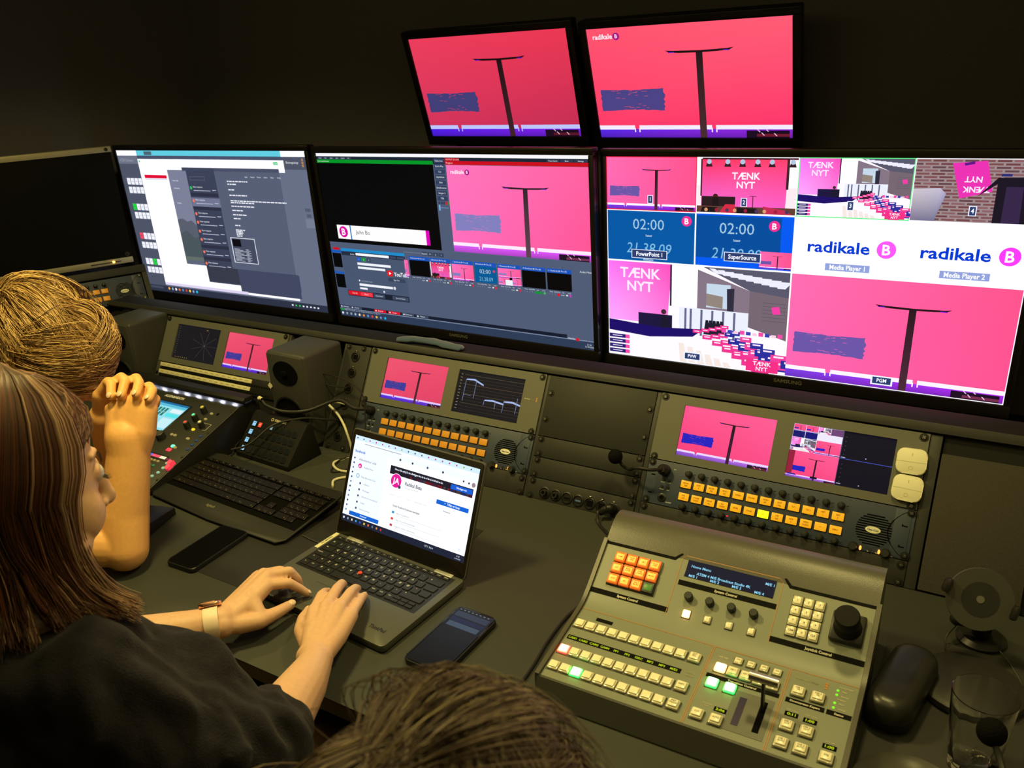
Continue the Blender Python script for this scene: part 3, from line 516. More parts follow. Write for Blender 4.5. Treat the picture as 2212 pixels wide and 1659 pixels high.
wall('wall_right', (XR, YB), (XR, YF), 0.06, (1, 0, 0), mat('wall_light_panel', (.30, .29, .25), .6, bump=.2, bscale=300))
wall('wall_front', (far.x, YF), (XR, YF), 0.06, (0, -1, 0))
g = G(); g.b3(far.x - .3, XR + .06, YF - .06, YB + .06, ZF - .05, ZF, mat('floor_vinyl', (0.02, 0.02, 0.02), 0.6, bump=0.3, bscale=200)); struct(g.obj('floor'))
g = G(); g.b3(far.x - .3, XR + .06, YF - .06, YB + .06, ZC, ZC + .05, M_wallf); struct(g.obj('ceiling'))

# ------------------------------------------------------------------ desk and console housing
RO = Vector((0, 0.272, 0.2315)); TT = 0.519; REX = Vector((1, 0, 0)); RUP = Vector((0, math.sin(TT), math.cos(TT))); RN = REX.cross(RUP)
def rackM(u, v, off=0.0): return frame(RO + REX * u - RUP * v + RN * off, REX, RUP)
LUP = Ln * math.sin(TL_) + Vector((0, 0, 1)) * math.cos(TL_)
def leftM(u, v, off=0.0): return frame(LO + Lex * u - LUP * v + Lex.cross(LUP) * off, Lex, LUP)
dk = empty('desk', T(-0.8, -0.2, 0)); tag(dk, 'long dark grey built-in desk top running under the whole equipment console', 'desk')
yb = 0.1405
A0 = LO - LUP * 0.30; la = A0 + Lex * 0.05; lb = A0 - Lex * 1.0
poly = [(XR - .002, -0.538), (XR - .002, yb), (-1.98, yb), (la.x + .02, la.y - .05), (lb.x, lb.y), (lb.x + 0.75, lb.y - .30), (-1.9, -0.80), (-1.55, -0.538)]
g = G(); g.prism([(x + .8, y + .2) for x, y in poly], -0.028, 0.0, M_desk, r=0.002); g.obj('desk_top', dk)
for x in (-1.5, -0.15, 0.44): g = G(); g.b3(x - .015, x + .015, -0.45, 0.1, ZF, -0.0285, M_blkm); g.obj('desk_leg', dk, T(.8, .2, 0))
# console housing
co = empty('equipment_console', T(-0.8, 0.25, 0)); tag(co, 'sloping black equipment console behind the desk holding the rack panels', 'console')
iM = co.matrix_world.inverted()
def cpart(name, g, M): return g.obj(name, co, iM @ M)
for u0, u1 in ((-1.742, -1.7345), (-1.2505, -1.243), (-1.0585, -1.0515), (-0.9725, -0.9665), (-0.4825, -0.4755), (-0.2315, -0.2215), (0.2625, 0.281)):
    g = G(); g.b3(u0, u1, -0.2665, 0.0, -0.05, -0.001, M_rail, .0008); cpart('divider', g, rackM(0, 0))
g = G(); g.b3(-2.02, XR - .003, 0.003, 0.020, -0.012, 0.004, M_rail, .0015); g.b3(-2.02, XR - .003, 0.0035, 0.006, -0.011, 0.0045, M_blk); cpart('top_edge', g, rackM(0, 0))
g = G(); g.b3(-2.02, XR - .003, 0.285, 0.350, 0.226, 0.247, M_blkm, .002); cpart('top_board', g, T(0))
g = G(); g.b3(-2.02, XR - .003, 0.345, 0.36, 0.0, 0.226, M_blkm); g.b3(-2.02, XR - .003, .36, YB - .003, 0.0, .012, M_blkm); cpart('back_board', g, T(0))
g = G(); g.b3(0.284, 0.4315, -0.264, -0.030, -0.004, 0.003, M_felt, .001); cpart('felt_side_panel', g, rackM(0, 0))
g = G(); g.b3(0.284, XR - .003, -0.266, 0.002, -0.012, -0.008, M_blkm); cpart('side_backing', g, rackM(0, 0))
g = G(); g.b3(-1.734, -1.2505, -0.266, -0.180, -0.045, -0.040, M_dk); g.b3(-1.734, -1.2505, -0.222, -0.180, -0.010, -0.006, M_blkm); cpart('lower_blank', g, rackM(0, 0))
g = G(); g.b3(0, 1.1, 0.003, 0.028, -0.09, 0.002, M_rail, .002); cpart('left_top_edge', g, leftM(-1.08, 0))
g = G(); g.b3(0, 1.1, -0.30, 0.003, -0.08, -0.045, M_blkm); g.b3(1.084, 1.1, -.30, .003, -.05, .0, M_rail); cpart('left_backing', g, leftM(-1.08, 0))

# screws
def screw_mesh(dark=False, r=0.0052):
    g = G(); m = M_screwd if dark else M_screw
    g.cyl((0, 0, 0), r * 1.45, r * 1.35, .0012, M_blk, 16); g.cyl((0, 0, .0012), r, r * .72, .0028, M_screwd, 16)
    for a in (0, PI / 2): g.box((0, 0, .0041), (r * 1.25, r * .22, .0005), m, X=Matrix.Rotation(a + .4, 4, 'Z'))
    g.cyl((0, 0, .0035), r * .45, r * .2, .0009, m, 10); return g.mesh('screw')
SCREW = screw_mesh()
def screws(par, pts, z=0.002):
    for x, y in pts: inst('screw', SCREW, par, T(x, y, z) @ Matrix.Rotation(random.uniform(0, 1.5), 4, 'Z'))

M_scr = screen_mat('screen_glow', 1.0); M_scrb = screen_mat('bright_screen_glow', 1.12); M_scrd = screen_mat('soft_screen_glow', 0.85)
# ------------------------------------------------------------------ twin-screen rack monitors
def rack_monitor(u, s1, s2, label, missing=0, brand=True):
    R_ = empty('rack_monitor', rackM(u, 0)); tag(R_, label, 'rack monitor', 'twin-screen monitor units in the console')
    W = .4822; g = G(); a = [(0.050, .228), (.259, .433)]; y0, y1 = -.117, -.018
    for x0, x1, ya, yb_ in ((0, W, y1, 0), (0, W, -.1325, y0), (0, a[0][0], y0, y1), (a[0][1], a[1][0], y0, y1), (a[1][1], W, y0, y1)): g.b3(x0, x1, ya, yb_, -.002, .002, M_sv)
    g.obj('face_plate', R_)
    g = G(); g.b3(.03, W - .03, -.128, -.004, -.04, -.0045, M_blk); g.obj('housing', R_)
    for (x0, x1), fn in zip(a, (s1, s2)):
        p = Pic(x1 - x0, y1 - y0, step=2e-5); fn(p); p.obj('screen', R_, T(x0, y1, -.002), M_scr)
    screws(R_, [q for i, q in enumerate([(.008, -.0075), (W - .009, -.0075), (.009, -.128), (W - .009, -.128)]) if not (missing >> i) & 1])
    if brand:
        letters([('Blackmagic', .447, -.060, .0022, (190, 185, 150)), ('design', .460, -.060, .0022, (120, 115, 95))], 'maker_mark', R_, T(0, 0, .0022))
        g = G()
        for i in range(3): g.b3(.468, .4715, -.0635 + .0035 * i, -.0605 + .0035 * i, .002, .0022, M_org)
        g.obj('logo_squares', R_)
    return R_
def fn_stage(k): return lambda p: stage(p, 0, 0, 1, 1, k)
rack_monitor(-0.2205, fn_stage('f'), mini_multi, 'twin-screen rack monitor on the right with two white switches stuck on it', brand=False)
rack_monitor(-0.9655, fn_stage('e'), waveform, 'twin-screen rack monitor showing a waveform graph, behind the laptop')
rack_monitor(-1.7335, vector_scope, fn_stage('e'), 'twin-screen rack monitor above the label strips, partly hidden by a loudspeaker', missing=4, brand=False)

# white battery switches on the right unit
for i, (u, v, lb) in enumerate(((.241, .0525, 'square white wall switch, upper of the two on the right rack monitor'), (.242, .0995, 'square white wall switch, lower of the two on the right rack monitor'))):
    r = empty('wall_switch', rackM(u, v, .0022)); tag(r, lb, 'switch', 'white wireless switches on the rack')
    g = G(); g.prism(rrect(.0475, .0445, .012), 0, .010, M_sw, r=.0018, seg=3); g.obj('rocker', r, Matrix.Rotation(.03 * (1 - 2 * i), 4, 'Z'))
    g = G(); g.b3(-.0232, .0232, -.0016, -.0008, .0099, .0102, mat('switch_crease', (.45, .43, .3), .6)); g.b3(-.0006, .0006, .009, .014, .0099, .0102, MATS['switch_crease'])
    g.lathe([(.0026, 0), (.0026, .0003), (.0034, .0003), (.0034, 0)], MATS['switch_crease'], c=(0, -.012, .0099), n=16); g.obj('switch_marks', r, Matrix.Rotation(.03 * (1 - 2 * i), 4, 'Z'))

# ------------------------------------------------------------------ intercom panels
KEYT = [['REDAK|TØR', 'PORT|4', 'REDAK|ASS', 'PROD|ASS', 'SPARE', 'SOUND', 'VIDEO|007', 'UNIT|CALL', 'TLF 1', 'TLF 2', 'VERT|1', 'VERT|2'], ['FOR|LYD', 'POWER|POINT', 'UNDIK|ALL', 'ALL|CHAN', 'SPARE', 'STAGE', '---', 'LYD|ASS', 'REGI|2', 'VIDEO|AUDIO', '---', 'REPLY']]
_kn = G(); _kn.cyl((0, 0, 0), .0066, .0062, .003, M_blk, 20); _kn.lathe([(.0058, .003), (.0062, .006), (.0058, .0105), (.0035, .0128), (0, .0132)], M_knob, n=20); _kn.b3(-.0004, .0004, .0015, .0058, .0119, .0128, M_disc); KNOB = _kn.mesh('knob')
def key_mesh(m):
    g = G(); g.b3(-.0112, .0112, -.0081, .0081, .0, .0012, M_blk, .0006); g.b3(-.0102, .0102, -.0072, .0072, .001, .0034, m, .001); return g.mesh('key')
M_ambb = mat('amber_key_lit', (0.5, 0.26, 0.02), 0.35, emit=L3((226, 158, 22)), estr=0.75)
M_ambm = mat('amber_key_dim', (0.42, 0.2, 0.03), 0.35, emit=L3((186, 112, 14)), estr=0.5)  # faint glow put into the colour of the keys that are not lit
KEYS = {'lit': key_mesh(M_ambb), 'dim': key_mesh(M_ambm), 'bright': key_mesh(M_yelb)}
def intercom(Mx, label, state, full=True):
    R_ = empty('intercom_panel', Mx); tag(R_, label, 'intercom', 'intercom stations in the racks'); W = .4825; H = .0868
    g = G(); g.b3(.0, W, -H, 0, -.006, .002, M_cc, .0008)
    g.box((.452 + .012, -H / 2, .0015), (.026, H * .96, .003), M_cc, .001)
    pts = [(.474 - .030 * math.sin(PI * i / 10) ** .8, -.002 - (H - .004) * i / 10, .0024) for i in range(11)]; g.tube(pts, .0009, M_dk, 6)
    for y in (-.030, -.066): g.b3(.464, .473, y - .001, y + .001, .0028, .0034, M_dk); g.b3(.464, .466, y - .001, y + .003, .0028, .0034, M_dk); g.b3(.010, .018, y - .001, y + .001, .0018, .0026, M_dk)
    g.obj('face_plate', R_); g = G(); g.b3(.02, W - .02, -H + .004, -.004, -.05, -.0062, M_blkm); g.obj('housing', R_)
    for k in range(12):
        x = .083 + .02535 * k
        for r, y in ((0, -.037), (1, -.0615)):
            if not full and k < 4: continue
            st = 'bright' if (r == 1 and k == 6 and state == 'lit') else state
            ko = inst('key', KEYS[st], R_, T(x, y, .002))
            if state == 'lit':
                ls = KEYT[r][k].split('|'); letters([(t, 0, (.002 if len(ls) == 2 else 0) - .0048 * j - .001, .0028, (140, 70, 4), 'C', .85) for j, t in enumerate(ls)], 'key_text', ko, T(0, 0, .00355), screen_mat('key_text_glow', .8))
        for y in (-.0165, -.081): inst('knob', KNOB, R_, T(x + .002, y, .002))
        if k: continue
    if state == 'lit': g = G(); g.sph((.083 + .02535 * 3 + .0125, -.0795, .0025), (.0022, .0012, .0008), M_ledr, 10); g.obj('red_indicator', R_)
    g = G()
    for k in range(12):
        for y in (-.0155, -.080): g.sph((.0955 + .02535 * k, y, .002), (.0022, .0011, .0006), M_blk, 8)
    g.obj('indicator_lenses', R_)
    g = G(); g.cyl((.422, -.0475, .0019), .0295, .0295, .0004, M_cc, 32)
    for i in range(13):
        y = -.0475 + (i - 6) * .0042; hw = math.sqrt(max(0, .029 ** 2 - ((i - 6) * .0042) ** 2)); g.b3(.422 - hw, .422 + hw, y - .0011, y + .0011, .0021, .0027, M_dk)
    g.obj('speaker_grille', R_)
    g = G(); g.lathe([(.0, .0), (.0128, 0), (.0124, .0012), (0, .0014)], M_sw, c=(.421, -.0475, .0026), n=28, sy=.46); b_ = g.obj('badge', R_); letters([('Clear-Com', .421, -.0492, .0034, (26, 60, 110), 'C', .82)], 'badge_text', b_, T(0, 0, .0042))
    for x in (.395, .447): g = G(); g.cyl((x, -.0825, .002), .0085, .0082, .003, M_blk, 20); g.cyl((x, -.0825, .005), .0068, .006, .009, M_knob, 20); g.obj('volume_knob', R_)
    for x in (.4065, .4365): g = G(); g.sph((x, -.0825, .003), (.0021, .0042, .0022), M_led, 12); g.obj('orange_indicator', R_)
    g = G(); g.cyl((.422, -.083, .002), .003, .0028, .003, M_knob, 12); g.obj('small_button', R_)
    for x, y in ((.036, -.036), (.048, -.036), (.036, -.050), (.048, -.050)): g = G(); g.cyl((x, y, .002), .003, .0028, .003, M_knob, 12); g.obj('small_button', R_)
    g = G(); g.lathe([(.0045, .001), (.0045, .0025), (.0078, .0025), (.0088, .002)], M_screwd, c=(.040, -.072, .001), n=20); g.cyl((.040, -.072, .0005), .0045, .0045, .0016, M_dk, 16); g.obj('headset_jack', R_)
    letters([('MIC', .056, -.0140, .002, (200, 200, 190)), ('MUTE', .036, -.0425, .002, (200, 200, 190)), ('SHIFT', .049, -.0425, .002, (200, 200, 190)), ('MENU', .036, -.0565, .002, (200, 200, 190)), ('EXIT', .049, -.0565, .002, (200, 200, 190)), ('HEADSET', .055, -.080, .002, (200, 200, 190)), ('SELECT', .422, -.0862, .0018, (200, 200, 190)), ('MAIN', .434, -.0862, .0018, (200, 200, 190)), ('AUX', .456, -.0862, .0018, (200, 200, 190))], 'printed_text', R_, T(0, 0, .0024))
    screws(R_, [(.008, -.006), (W - .007, -.006), (.009, -H + .006), (W - .006, -H + .007)])
    return R_
intercom(rackM(-.2200, .1342), 'grey intercom station with lit yellow text keys under the right rack monitor', 'lit')
intercom(rackM(-.9655, .1348), 'grey intercom station with dim amber keys behind the laptop lid', 'dim')
intercom(leftM(-.4825, 0.002), 'grey intercom station at far left beside the blond head', 'dim')
# ------------------------------------------------------------------ blank panels
def blank(u, v, W, H, label, scr):
    g = G(); g.b3(0, W, -H + .0006, 0, -.003, .0015, M_panel, .0006); r = empty('blank_panel', rackM(u, v)); tag(r, label, 'rack panel', 'black blank rack panels'); g.obj('plate', r); screws(r, scr, .0015); return r
uL = -.4752; Wb = .2434
blank(uL, .0005, Wb, .132, 'tall black blank panel, topmost in the narrow bay right of the middle rack monitor', [(.010, -.038), (.010, -.095), (Wb - .008, -.038), (Wb - .008, -.095)])
blank(uL, .1335, Wb, .044, 'thin black blank panel directly under the tall blank panel', [(.010, -.006), (.011, -.037), (Wb - .008, -.006), (Wb - .008, -.037)])
blank(uL, .1785, Wb, .0435, 'thin black blank panel directly above the row of round connectors', [(.011, -.006), (.011, -.037), (Wb - .008, -.006), (Wb - .008, -.037)])
blank(-.2200, .2222, .4822, .044, 'wide black blank panel under the lit intercom station', [(.008, -.008), (.474, -.008), (.008, -.038), (.474, -.038)])
blank(-.9655, .2228, .4822, .0435, 'wide black blank panel behind the laptop under the amber intercom station', [(.008, -.008), (.474, -.008), (.008, -.038), (.476, -.038)])
# connector panel
r = empty('connector_panel', rackM(uL, .2228)); tag(r, 'black patch panel with a row of seven round connectors above the desk', 'patch panel')
g = G(); g.b3(0, Wb, -.0437, 0, -.003, .0015, M_panel, .0006); g.obj('plate', r); screws(r, [(.011, -.007), (.011, -.039), (Wb - .008, -.007), (Wb - .008, -.038)], .0015)
for i in range(7):
    x = .044 + .0262 * i; g = G(); g.lathe([(.0128, 0), (.0126, .0022), (.0104, .0028), (.0098, .0005), (0, .0004)], M_blk, c=(x, -.0272, .0015), n=24)
    if i < 2: g.cyl((x, -.0272, .0015), .0062, .0058, .010, M_screw, 20); g.cyl((x, -.0272, .0114), .0042, .0042, .0002, M_dk, 14)
    elif i < 4: g.b3(x - .0072, x + .0072, -.0315, -.0235, .002, .0036, M_screwd); g.b3(x - .006, x + .006, -.0295, -.026, .0034, .004, M_dk if i == 2 else mat('blue_port', (.05, .12, .3), .5))
    else: g.b3(x - .0062, x + .0062, -.0325, -.022, .0019, .0042, M_dk); g.b3(x - .003, x + .003, -.0155, -.0125, .001, .006, M_screw, .001)
    for sx in (-1, 1): g.cyl((x + sx * .0095, -.0272 - sx * .0098 * .9, .0014), .0016, .0015, .0008, M_screwd, 10)
    g.obj('connector', r)
# narrow panel
r = empty('narrow_connector_panel', rackM(-1.0512, .0008)); tag(r, 'narrow upright black panel of six round connectors beside the tall loudspeaker', 'patch panel')
g = G(); g.b3(0, .0782, -.2655, 0, -.003, .0015, M_panel, .0006); g.obj('plate', r); screws(r, [(.010, -.006), (.057, -.006), (.012, -.258), (.060, -.258)], .0015)
for i in range(6):
    y = -.029 - .0405 * i; x = .036; g = G(); g.lathe([(.0128, 0), (.0126, .0022), (.0104, .0028), (.0098, .0005), (0, .0004)], M_blk, c=(x, y, .0015), n=24)
    g.b3(x - .0058, x + .0058, y - .0058, y + .0045, .0019, .004, M_dk); g.b3(x - .0035, x + .0035, y + .0125, y + .0155, .001, .005, M_screw, .001); g.cyl((x + .012, y - .012, .0014), .0014, .0014, .0008, M_screw, 8); g.obj('connector', r)
# patch bay with paper strips
r = empty('jack_patch_bay', rackM(-1.7335, .1332)); tag(r, 'black jack patch bay with two pale label strips left of the loudspeaker', 'patch bay')
g = G(); g.b3(0, .4822, -.0445, 0, -.003, .0012, M_blk, .0006); g.b3(0, .016, -.044, -.001, .0012, .003, M_disc, .0005); g.b3(.003, .011, -.040, -.030, .003, .0034, M_dk)
for k in range(48):
    for y in (-.0175, -.0385):
        g.cyl((.024 + .0092 * k, y, .0012), .0033, .003, .0016, M_screwd, 8); g.cyl((.024 + .0092 * k, y, .0027), .0021, .0021, .0003, M_dk, 8)
g.obj('jack_field', r)
for y, n in ((-.008, 0), (-.0285, 1)):
    g = G(); g.b3(.014, .388, y - .0055, y + .0055, .0012, .0034, M_strip, .0006)
    for k in range(16): g.b3(.022 + .0228 * k, .034 + .0228 * k, y - .0008, y + .0008, .0034, .0036, mat('strip_print', (.28, .25, .15), .6))
    g.obj('label_strip', r)

# ------------------------------------------------------------------ big monitors
def big_monitor(name, o, wd, yaw, pitch, roll, fn, label, bez=(.0135, .017, .028), brand=None, m=None, depth=.05, back=None, grp=None, ht=None):
    ex = Vector((math.cos(yaw), math.sin(yaw), 0)); n = Vector((-ex.y, ex.x, 0)); up = Vector((0, 0, 1)) * math.cos(pitch) + n * math.sin(pitch)
    ex, up = ex * math.cos(roll) + up * math.sin(roll), up * math.cos(roll) - ex * math.sin(roll)
    M = frame(o, ex, up); h = ht or wd * 9 / 16; bs, bt, bb = bez
    R_ = empty(name, M); tag(R_, label, 'monitor', grp)
    g = G(); g.b3(-bs, wd + bs, 0, bt, -.012, .005, M_bez, .002); g.b3(-bs, wd + bs, -h - bb, -h, -.012, .005, M_bez, .002); g.b3(-bs, 0, -h, 0, -.012, .0048, M_bez, .0015); g.b3(wd, wd + bs, -h, 0, -.012, .0048, M_bez, .0015); g.obj('bezel', R_)
    g = G(); g.b3(-bs + .002, wd + bs - .002, -h - bb + .002, bt - .002, -.030, -.0125, M_bez, .004); g.b3(wd * .2, wd * .8, -h * .85, -h * .15, -depth, -.030, M_bez, .01); g.obj('housing', R_)
    p = Pic(wd, h, step=2e-5); fn(p); p.obj('screen', R_, T(0, 0, 0), m or M_scr)
    if back is not None:
        c = M @ Vector((wd / 2, -h / 2, -depth + .004)); y1 = back - .002; g = G(); g.b3(-.05, .05, c.y - 0.01, y1, -.05, .05, M_blkm, .004); g.obj('wall_bracket', R_, M.inverted() @ T(c.x, 0, c.z))
    if brand: letters([(brand, wd / 2 + .01, -h - bb * .55, .0085, (92, 88, 74), 'C', 1.15)], 'maker_mark', R_, T(0, 0, .0052))
    return R_
dz = .0385
big_monitor('wall_monitor', (-2.345, .644, .6152 + dz), .8786, .0022, -.0223, 0, desktop, 'large monitor at the left of the row showing grey and white mail windows', back=YB, grp='large monitors in the wall row', m=M_scrb)
big_monitor('wall_monitor', (-1.4229, .6438, .6098 + dz), .8748, -.0191, -.0422, 0, vmix, 'large middle monitor with a black preview and a pink picture side by side', brand='SAMSUNG', back=YB, grp='large monitors in the wall row')
big_monitor('wall_monitor', (-.5205, .6641, .603 + dz), .8832, .0037, -.0304, 0, multiview, 'large right monitor split into many camera pictures', brand='SAMSUNG', back=YB, grp='large monitors in the wall row', m=M_scrb)
big_monitor('upper_monitor', (-1.1751, .8045, .8938 + dz), .49, -.0232, -.2971, -.006, fn_stage('a'), 'smaller tilted upper monitor showing a pink stage without a logo', bez=(.0185, .0185, .026), back=YB, depth=.04, grp='two small tilted monitors on the upper wall')
big_monitor('upper_monitor', (-.6353, .8031, .8842 + dz), .49, -.019, -.3243, -.0077, lambda p: stage(p, 0, 0, 1, 1, 'b', 1), 'smaller tilted upper monitor showing a pink stage with a white logo', bez=(.0185, .0185, .026), back=YB, depth=.04, grp='two small tilted monitors on the upper wall')
# switched-off monitor with silver rails on the left wall
oo = LO + Ln * .25; o = oo - Lex * 0.78; r = empty('rack_display', frame((o.x, o.y, .6735), Lex, (0, 0, 1))); tag(r, 'switched-off black display between silver rails on the angled left wall', 'display')
g = G(); g.b3(0, .803, -.372, -.019, -.02, .0, mat('dead_screen', (.004, .004, .004), .5, spec=.15)); g.obj('screen', r)
g = G(); g.b3(-.01, .806, -.018, 0, -.03, .004, M_frame, .0015); g.cyl((.790, -.009, .004), .006, .006, .001, M_screwd, 14); g.box((.45, -.009, .0045), (.03, .008, .001), M_screwd); g.obj('upper_rail', r)
g = G(); g.b3(-.01, .800, -.392, -.373, -.03, .004, M_frame, .0015); g.b3(.66, .76, -.384, -.381, .004, .0044, M_screwd); g.obj('lower_rail', r)
g = G(); g.sph((.735, -.382, .006), .004, emis('amber_lamp', (255, 180, 70), 8), 12); g.obj('power_light', r)
g = G(); g.cyl((.785, -.362, 0), .008, .008, .003, M_screw, 18); g.cyl((.785, -.362, .003), .004, .003, .001, M_screwd, 14); g.obj('knob', r)
g = G(); g.b3(.3, .5, -.25, -.1, -.145, -.021, M_blkm); g.obj('wall_bracket', r)

# ------------------------------------------------------------------ loudspeakers
def speaker(loc, rot, label):
    W, D, H = .132, .14, .243; R_ = empty('loudspeaker', T(*loc) @ Matrix.Rotation(rot, 4, 'Z')); tag(R_, label, 'loudspeaker', 'grey studio loudspeakers in the console')
    g = G(); g.b3(-W / 2, W / 2, .004, D, .006, H, M_spk, .009, 3); g.obj('cabinet', R_)
    g = G(); g.b3(-W / 2 + .006, W / 2 - .006, 0, .01, .010, H - .004, M_spk, .004, 2)
    X = Matrix.Rotation(PI / 2, 4, 'X')
    g.obj('front_baffle', R_)
    g = G(); g.lathe([(.043, -.001), (.0415, .0012), (.030, .0006), (0, .0006)], M_dk, c=(0, -.0004, H - .050), X=X, n=36, sy=.74); g.sph((0, -.004, H - .050), (.009, .004, .009), M_dk); g.obj('tweeter', R_)
    g = G(); g.lathe([(.052, 0), (.050, .005), (.046, .004), (.040, .0025), (.024, .001), (.018, .003), (0, .005)], M_dk, c=(0, -.001, .082), X=X, n=40); g.lathe([(.052, 0), (.0515, .006), (.047, .006), (.046, .003)], M_blk, c=(0, -.001, .082), X=X, n=40); g.obj('woofer', R_)
    for x in (-.045, .045): g = G(); g.b3(x - .015, x + .015, .02, D - .02, 0, .007, M_blk, .002); g.obj('foot', R_)
    return R_
sp = speaker((-1.127, .120, 0), -.03, 'dark grey loudspeaker with a small white diamond sticker, behind the key pad')
g = G(); g.box((-.060, -.0015, .152), (.012, .0008, .012), M_sw, X=Matrix.Rotation(PI / 4, 4, 'Y')); g.obj('sticker', sp)
speaker((-1.806, .135, 0), -.03, 'dark grey loudspeaker beside the blond head at left')
# ================================================================== vision switcher
AYAW = .021; r = empty('vision_switcher', T(-.158, -.378, 0) @ Matrix.Rotation(AYAW, 4, 'Z')); tag(r, 'large grey vision switcher desk panel with lit buttons, joystick and silver lever', 'control panel'); SW = r
P0 = (0, .037); P1 = (.1627, .0576); a1 = .126; a2 = .604; P2_ = (.2549, .1212); WA = .412
prof = [(0, .037), (.138, .0545)] + [(.138 + .042 * t + 0, .0545 + (.0175 * t) * t * .55 + .0175 * t * .14 + .0045 * t * t * t) for t in (.25, .5, .75)] + [(P1[0] + .020 * math.cos(a2), P1[1] + .020 * math.sin(a2)), P2_]
g = G(); pr = prof + [(.2549, .0), (0, .0)]
XZ = Matrix(((0, 0, 1, 0), (1, 0, 0, 0), (0, 1, 0, 0), (0, 0, 0, 1)))  # (x,y,z)->(z,x,y): poly in yz, extrude along x
g.prism(pr, .0005, WA - .0005, M_at, XZ); g.obj('control_surface', r, ang=20)
g = G(); hood = [(.2549, .1212), (.270, .1330), (.285, .1425), (.298, .1475), (.312, .148), (.326, .143), (.334, .130), (.336, .10), (.336, 0), (.2549, 0)]
g.prism(hood, -.003, WA + .003, M_atx, XZ); g.obj('rear_hood', r, ang=30)
g = G(); g.prism([(0, .037), (-.004, .0365), (-.018, .003), (-.018, 0), (0, 0)], -.003, WA + .003, M_atd, XZ); g.obj('front_apron', r, ang=20)
side = [(-.004, .041)] + [(x, z + .0045) for x, z in prof[:-1]] + [(.2549, .1265), (.2549, 0), (-.004, 0)]
for x0, x1 in ((-.0065, .0), (WA, WA + .0065)): g = G(); g.prism(side, x0, x1, M_atx, XZ); g.obj('side_cheek', r, ang=20)
def fr(P, a): return frame((0, P[0], P[1]), (1, 0, 0), (0, math.cos(a), math.sin(a)))
FL = fr(P0, a1); FU = fr(P1, a2)
def sp_(F, x, v, z=0): return F @ T(x, v, z)
# printed bands and orange outlines
M_bnd = mat('printed_black', (.004, .004, .004), .7, spec=.1)
def bands(F, items, lines, name):
    g = G()
    for x0, x1, y0, y1 in items: g.b3(x0, x1, y0, y1, .0001, .0004, M_bnd)
    for x0, y0, x1, y1 in lines:
        if x0 == x1: g.b3(x0 - .0005, x0 + .0005, y0, y1, .0001, .0005, M_org)
        elif y0 == y1: g.b3(x0, x1, y0 - .0005, y0 + .0005, .0001, .0005, M_org)
        else: g.tube([(x0, y0, .0003), (x1, y1, .0003)], .0004, M_org, 6)
    g.obj(name, r, F)
g = G(); g.b3(.2625, .316, .012, .083, .0001, .0006, mat('slider_plate', (.115, .12, .1), .45)); g.b3(.272, .2815, .023, .073, .0006, .0009, mat('led_strip_off', (.03, .02, .07), .3)); g.b3(.3, .3085, .022, .077, .0006, .0009, M_dk); g.obj('slider_plate', r, FL)
bands(FL, [(.218, .3185, .091, .0985), (.327, .377, .090, .0985), (.3795, .4105, .090, .0985), (.005, .184, .0805, .0895), (.031, .058, .132, .139)], [(.212, 0, .212, .150), (.2145, 0, .2145, .150), (.3205, 0, .3205, .150), (.323, 0, .323, .150), (0, .1505, .212, .1505), (.2145, .1505, .3205, .1505), (.323, .1505, .411, .1505)], 'lower_bands')
bands(FU, [(0, .129, .020, .0285), (.132, .281, .069, .0775), (.283, .411, .020, .0285), (0, .117, .107, .112), (.293, .412, .107, .112), (.127, .283, .119, .124)], [(.1275, .010, .1275, .113), (.2825, .010, .2825, .113), (.1275, .010, .2825, .010), (.1275, .113, .133, .1185), (.2825, .113, .277, .1185), (.133, .1185, .277, .1185)], 'upper_bands')
g = G(); g.prism([(.117, .107), (.127, .119), (.127, .124), (.115, .112)], .0001, .0005, M_bnd); g.prism([(.293, .107), (.283, .119), (.283, .124), (.295, .112)], .0001, .0005, M_bnd); g.obj('band_corners', r, FU)
letters([('System Control', .063, .0225, .0040, (214, 210, 190), 'C', .95), ('System Control', .206, .0715, .0040, (214, 210, 190), 'C', .95), ('Joystick Control', .350, .0225, .0040, (214, 210, 190), 'C', .95)], 'panel_text', r, FU @ T(0, 0, .0005))
letters([('Transition Control', .268, .0930, .0036, (214, 210, 190), 'C', 1), ('Downstream Keyers', .352, .0925, .0034, (214, 210, 190), 'C', .95), ('Status', .395, .0925, .0034, (214, 210, 190), 'C', 1), ('ON AIR', .231, .1325, .0028, (190, 185, 155), 'C', 1), ('Source', .197, .086, .0030, (150, 146, 115), 'C', 1), ('Names', .197, .0805, .0030, (150, 146, 115), 'C', 1),
         ('Transition', .235, .043, .0022, (175, 170, 140), 'C', 1), ('Rate', .235, .0395, .0022, (175, 170, 140), 'C', 1), ('DSK 1 Rate', .340, .0765, .0022, (175, 170, 140), 'C', 1), ('DSK 2 Rate', .364, .0765, .0022, (175, 170, 140), 'C', 1), ('FTB Rate', .394, .0445, .0022, (175, 170, 140), 'C', 1),
         ('Blackmagic', .340, .1355, .0028, (150, 145, 110), 'C', 1), ('design', .3565, .1355, .0028, (128, 124, 96), 'C', 1), ('Control Panel', .396, .141, .0022, (190, 185, 155), 'C', 1), ('Main', .395, .134, .0022, (190, 185, 155), 'C', 1), ('Backup', .397, .1255, .0022, (190, 185, 155), 'C', 1), ('Switcher', .394, .119, .0022, (190, 185, 155), 'C', 1), ('Main', .395, .1115, .0022, (190, 185, 155), 'C', 1), ('Backup', .397, .1025, .0022, (190, 185, 155), 'C', 1)], 'panel_text', r, FL @ T(0, 0, .0006))
g = G()
for i in range(3): g.b3(.3695, .3735, .1315 + .0042 * i, .1350 + .0042 * i, .0002, .0005, M_org)
g.obj('logo_squares', r, FL)
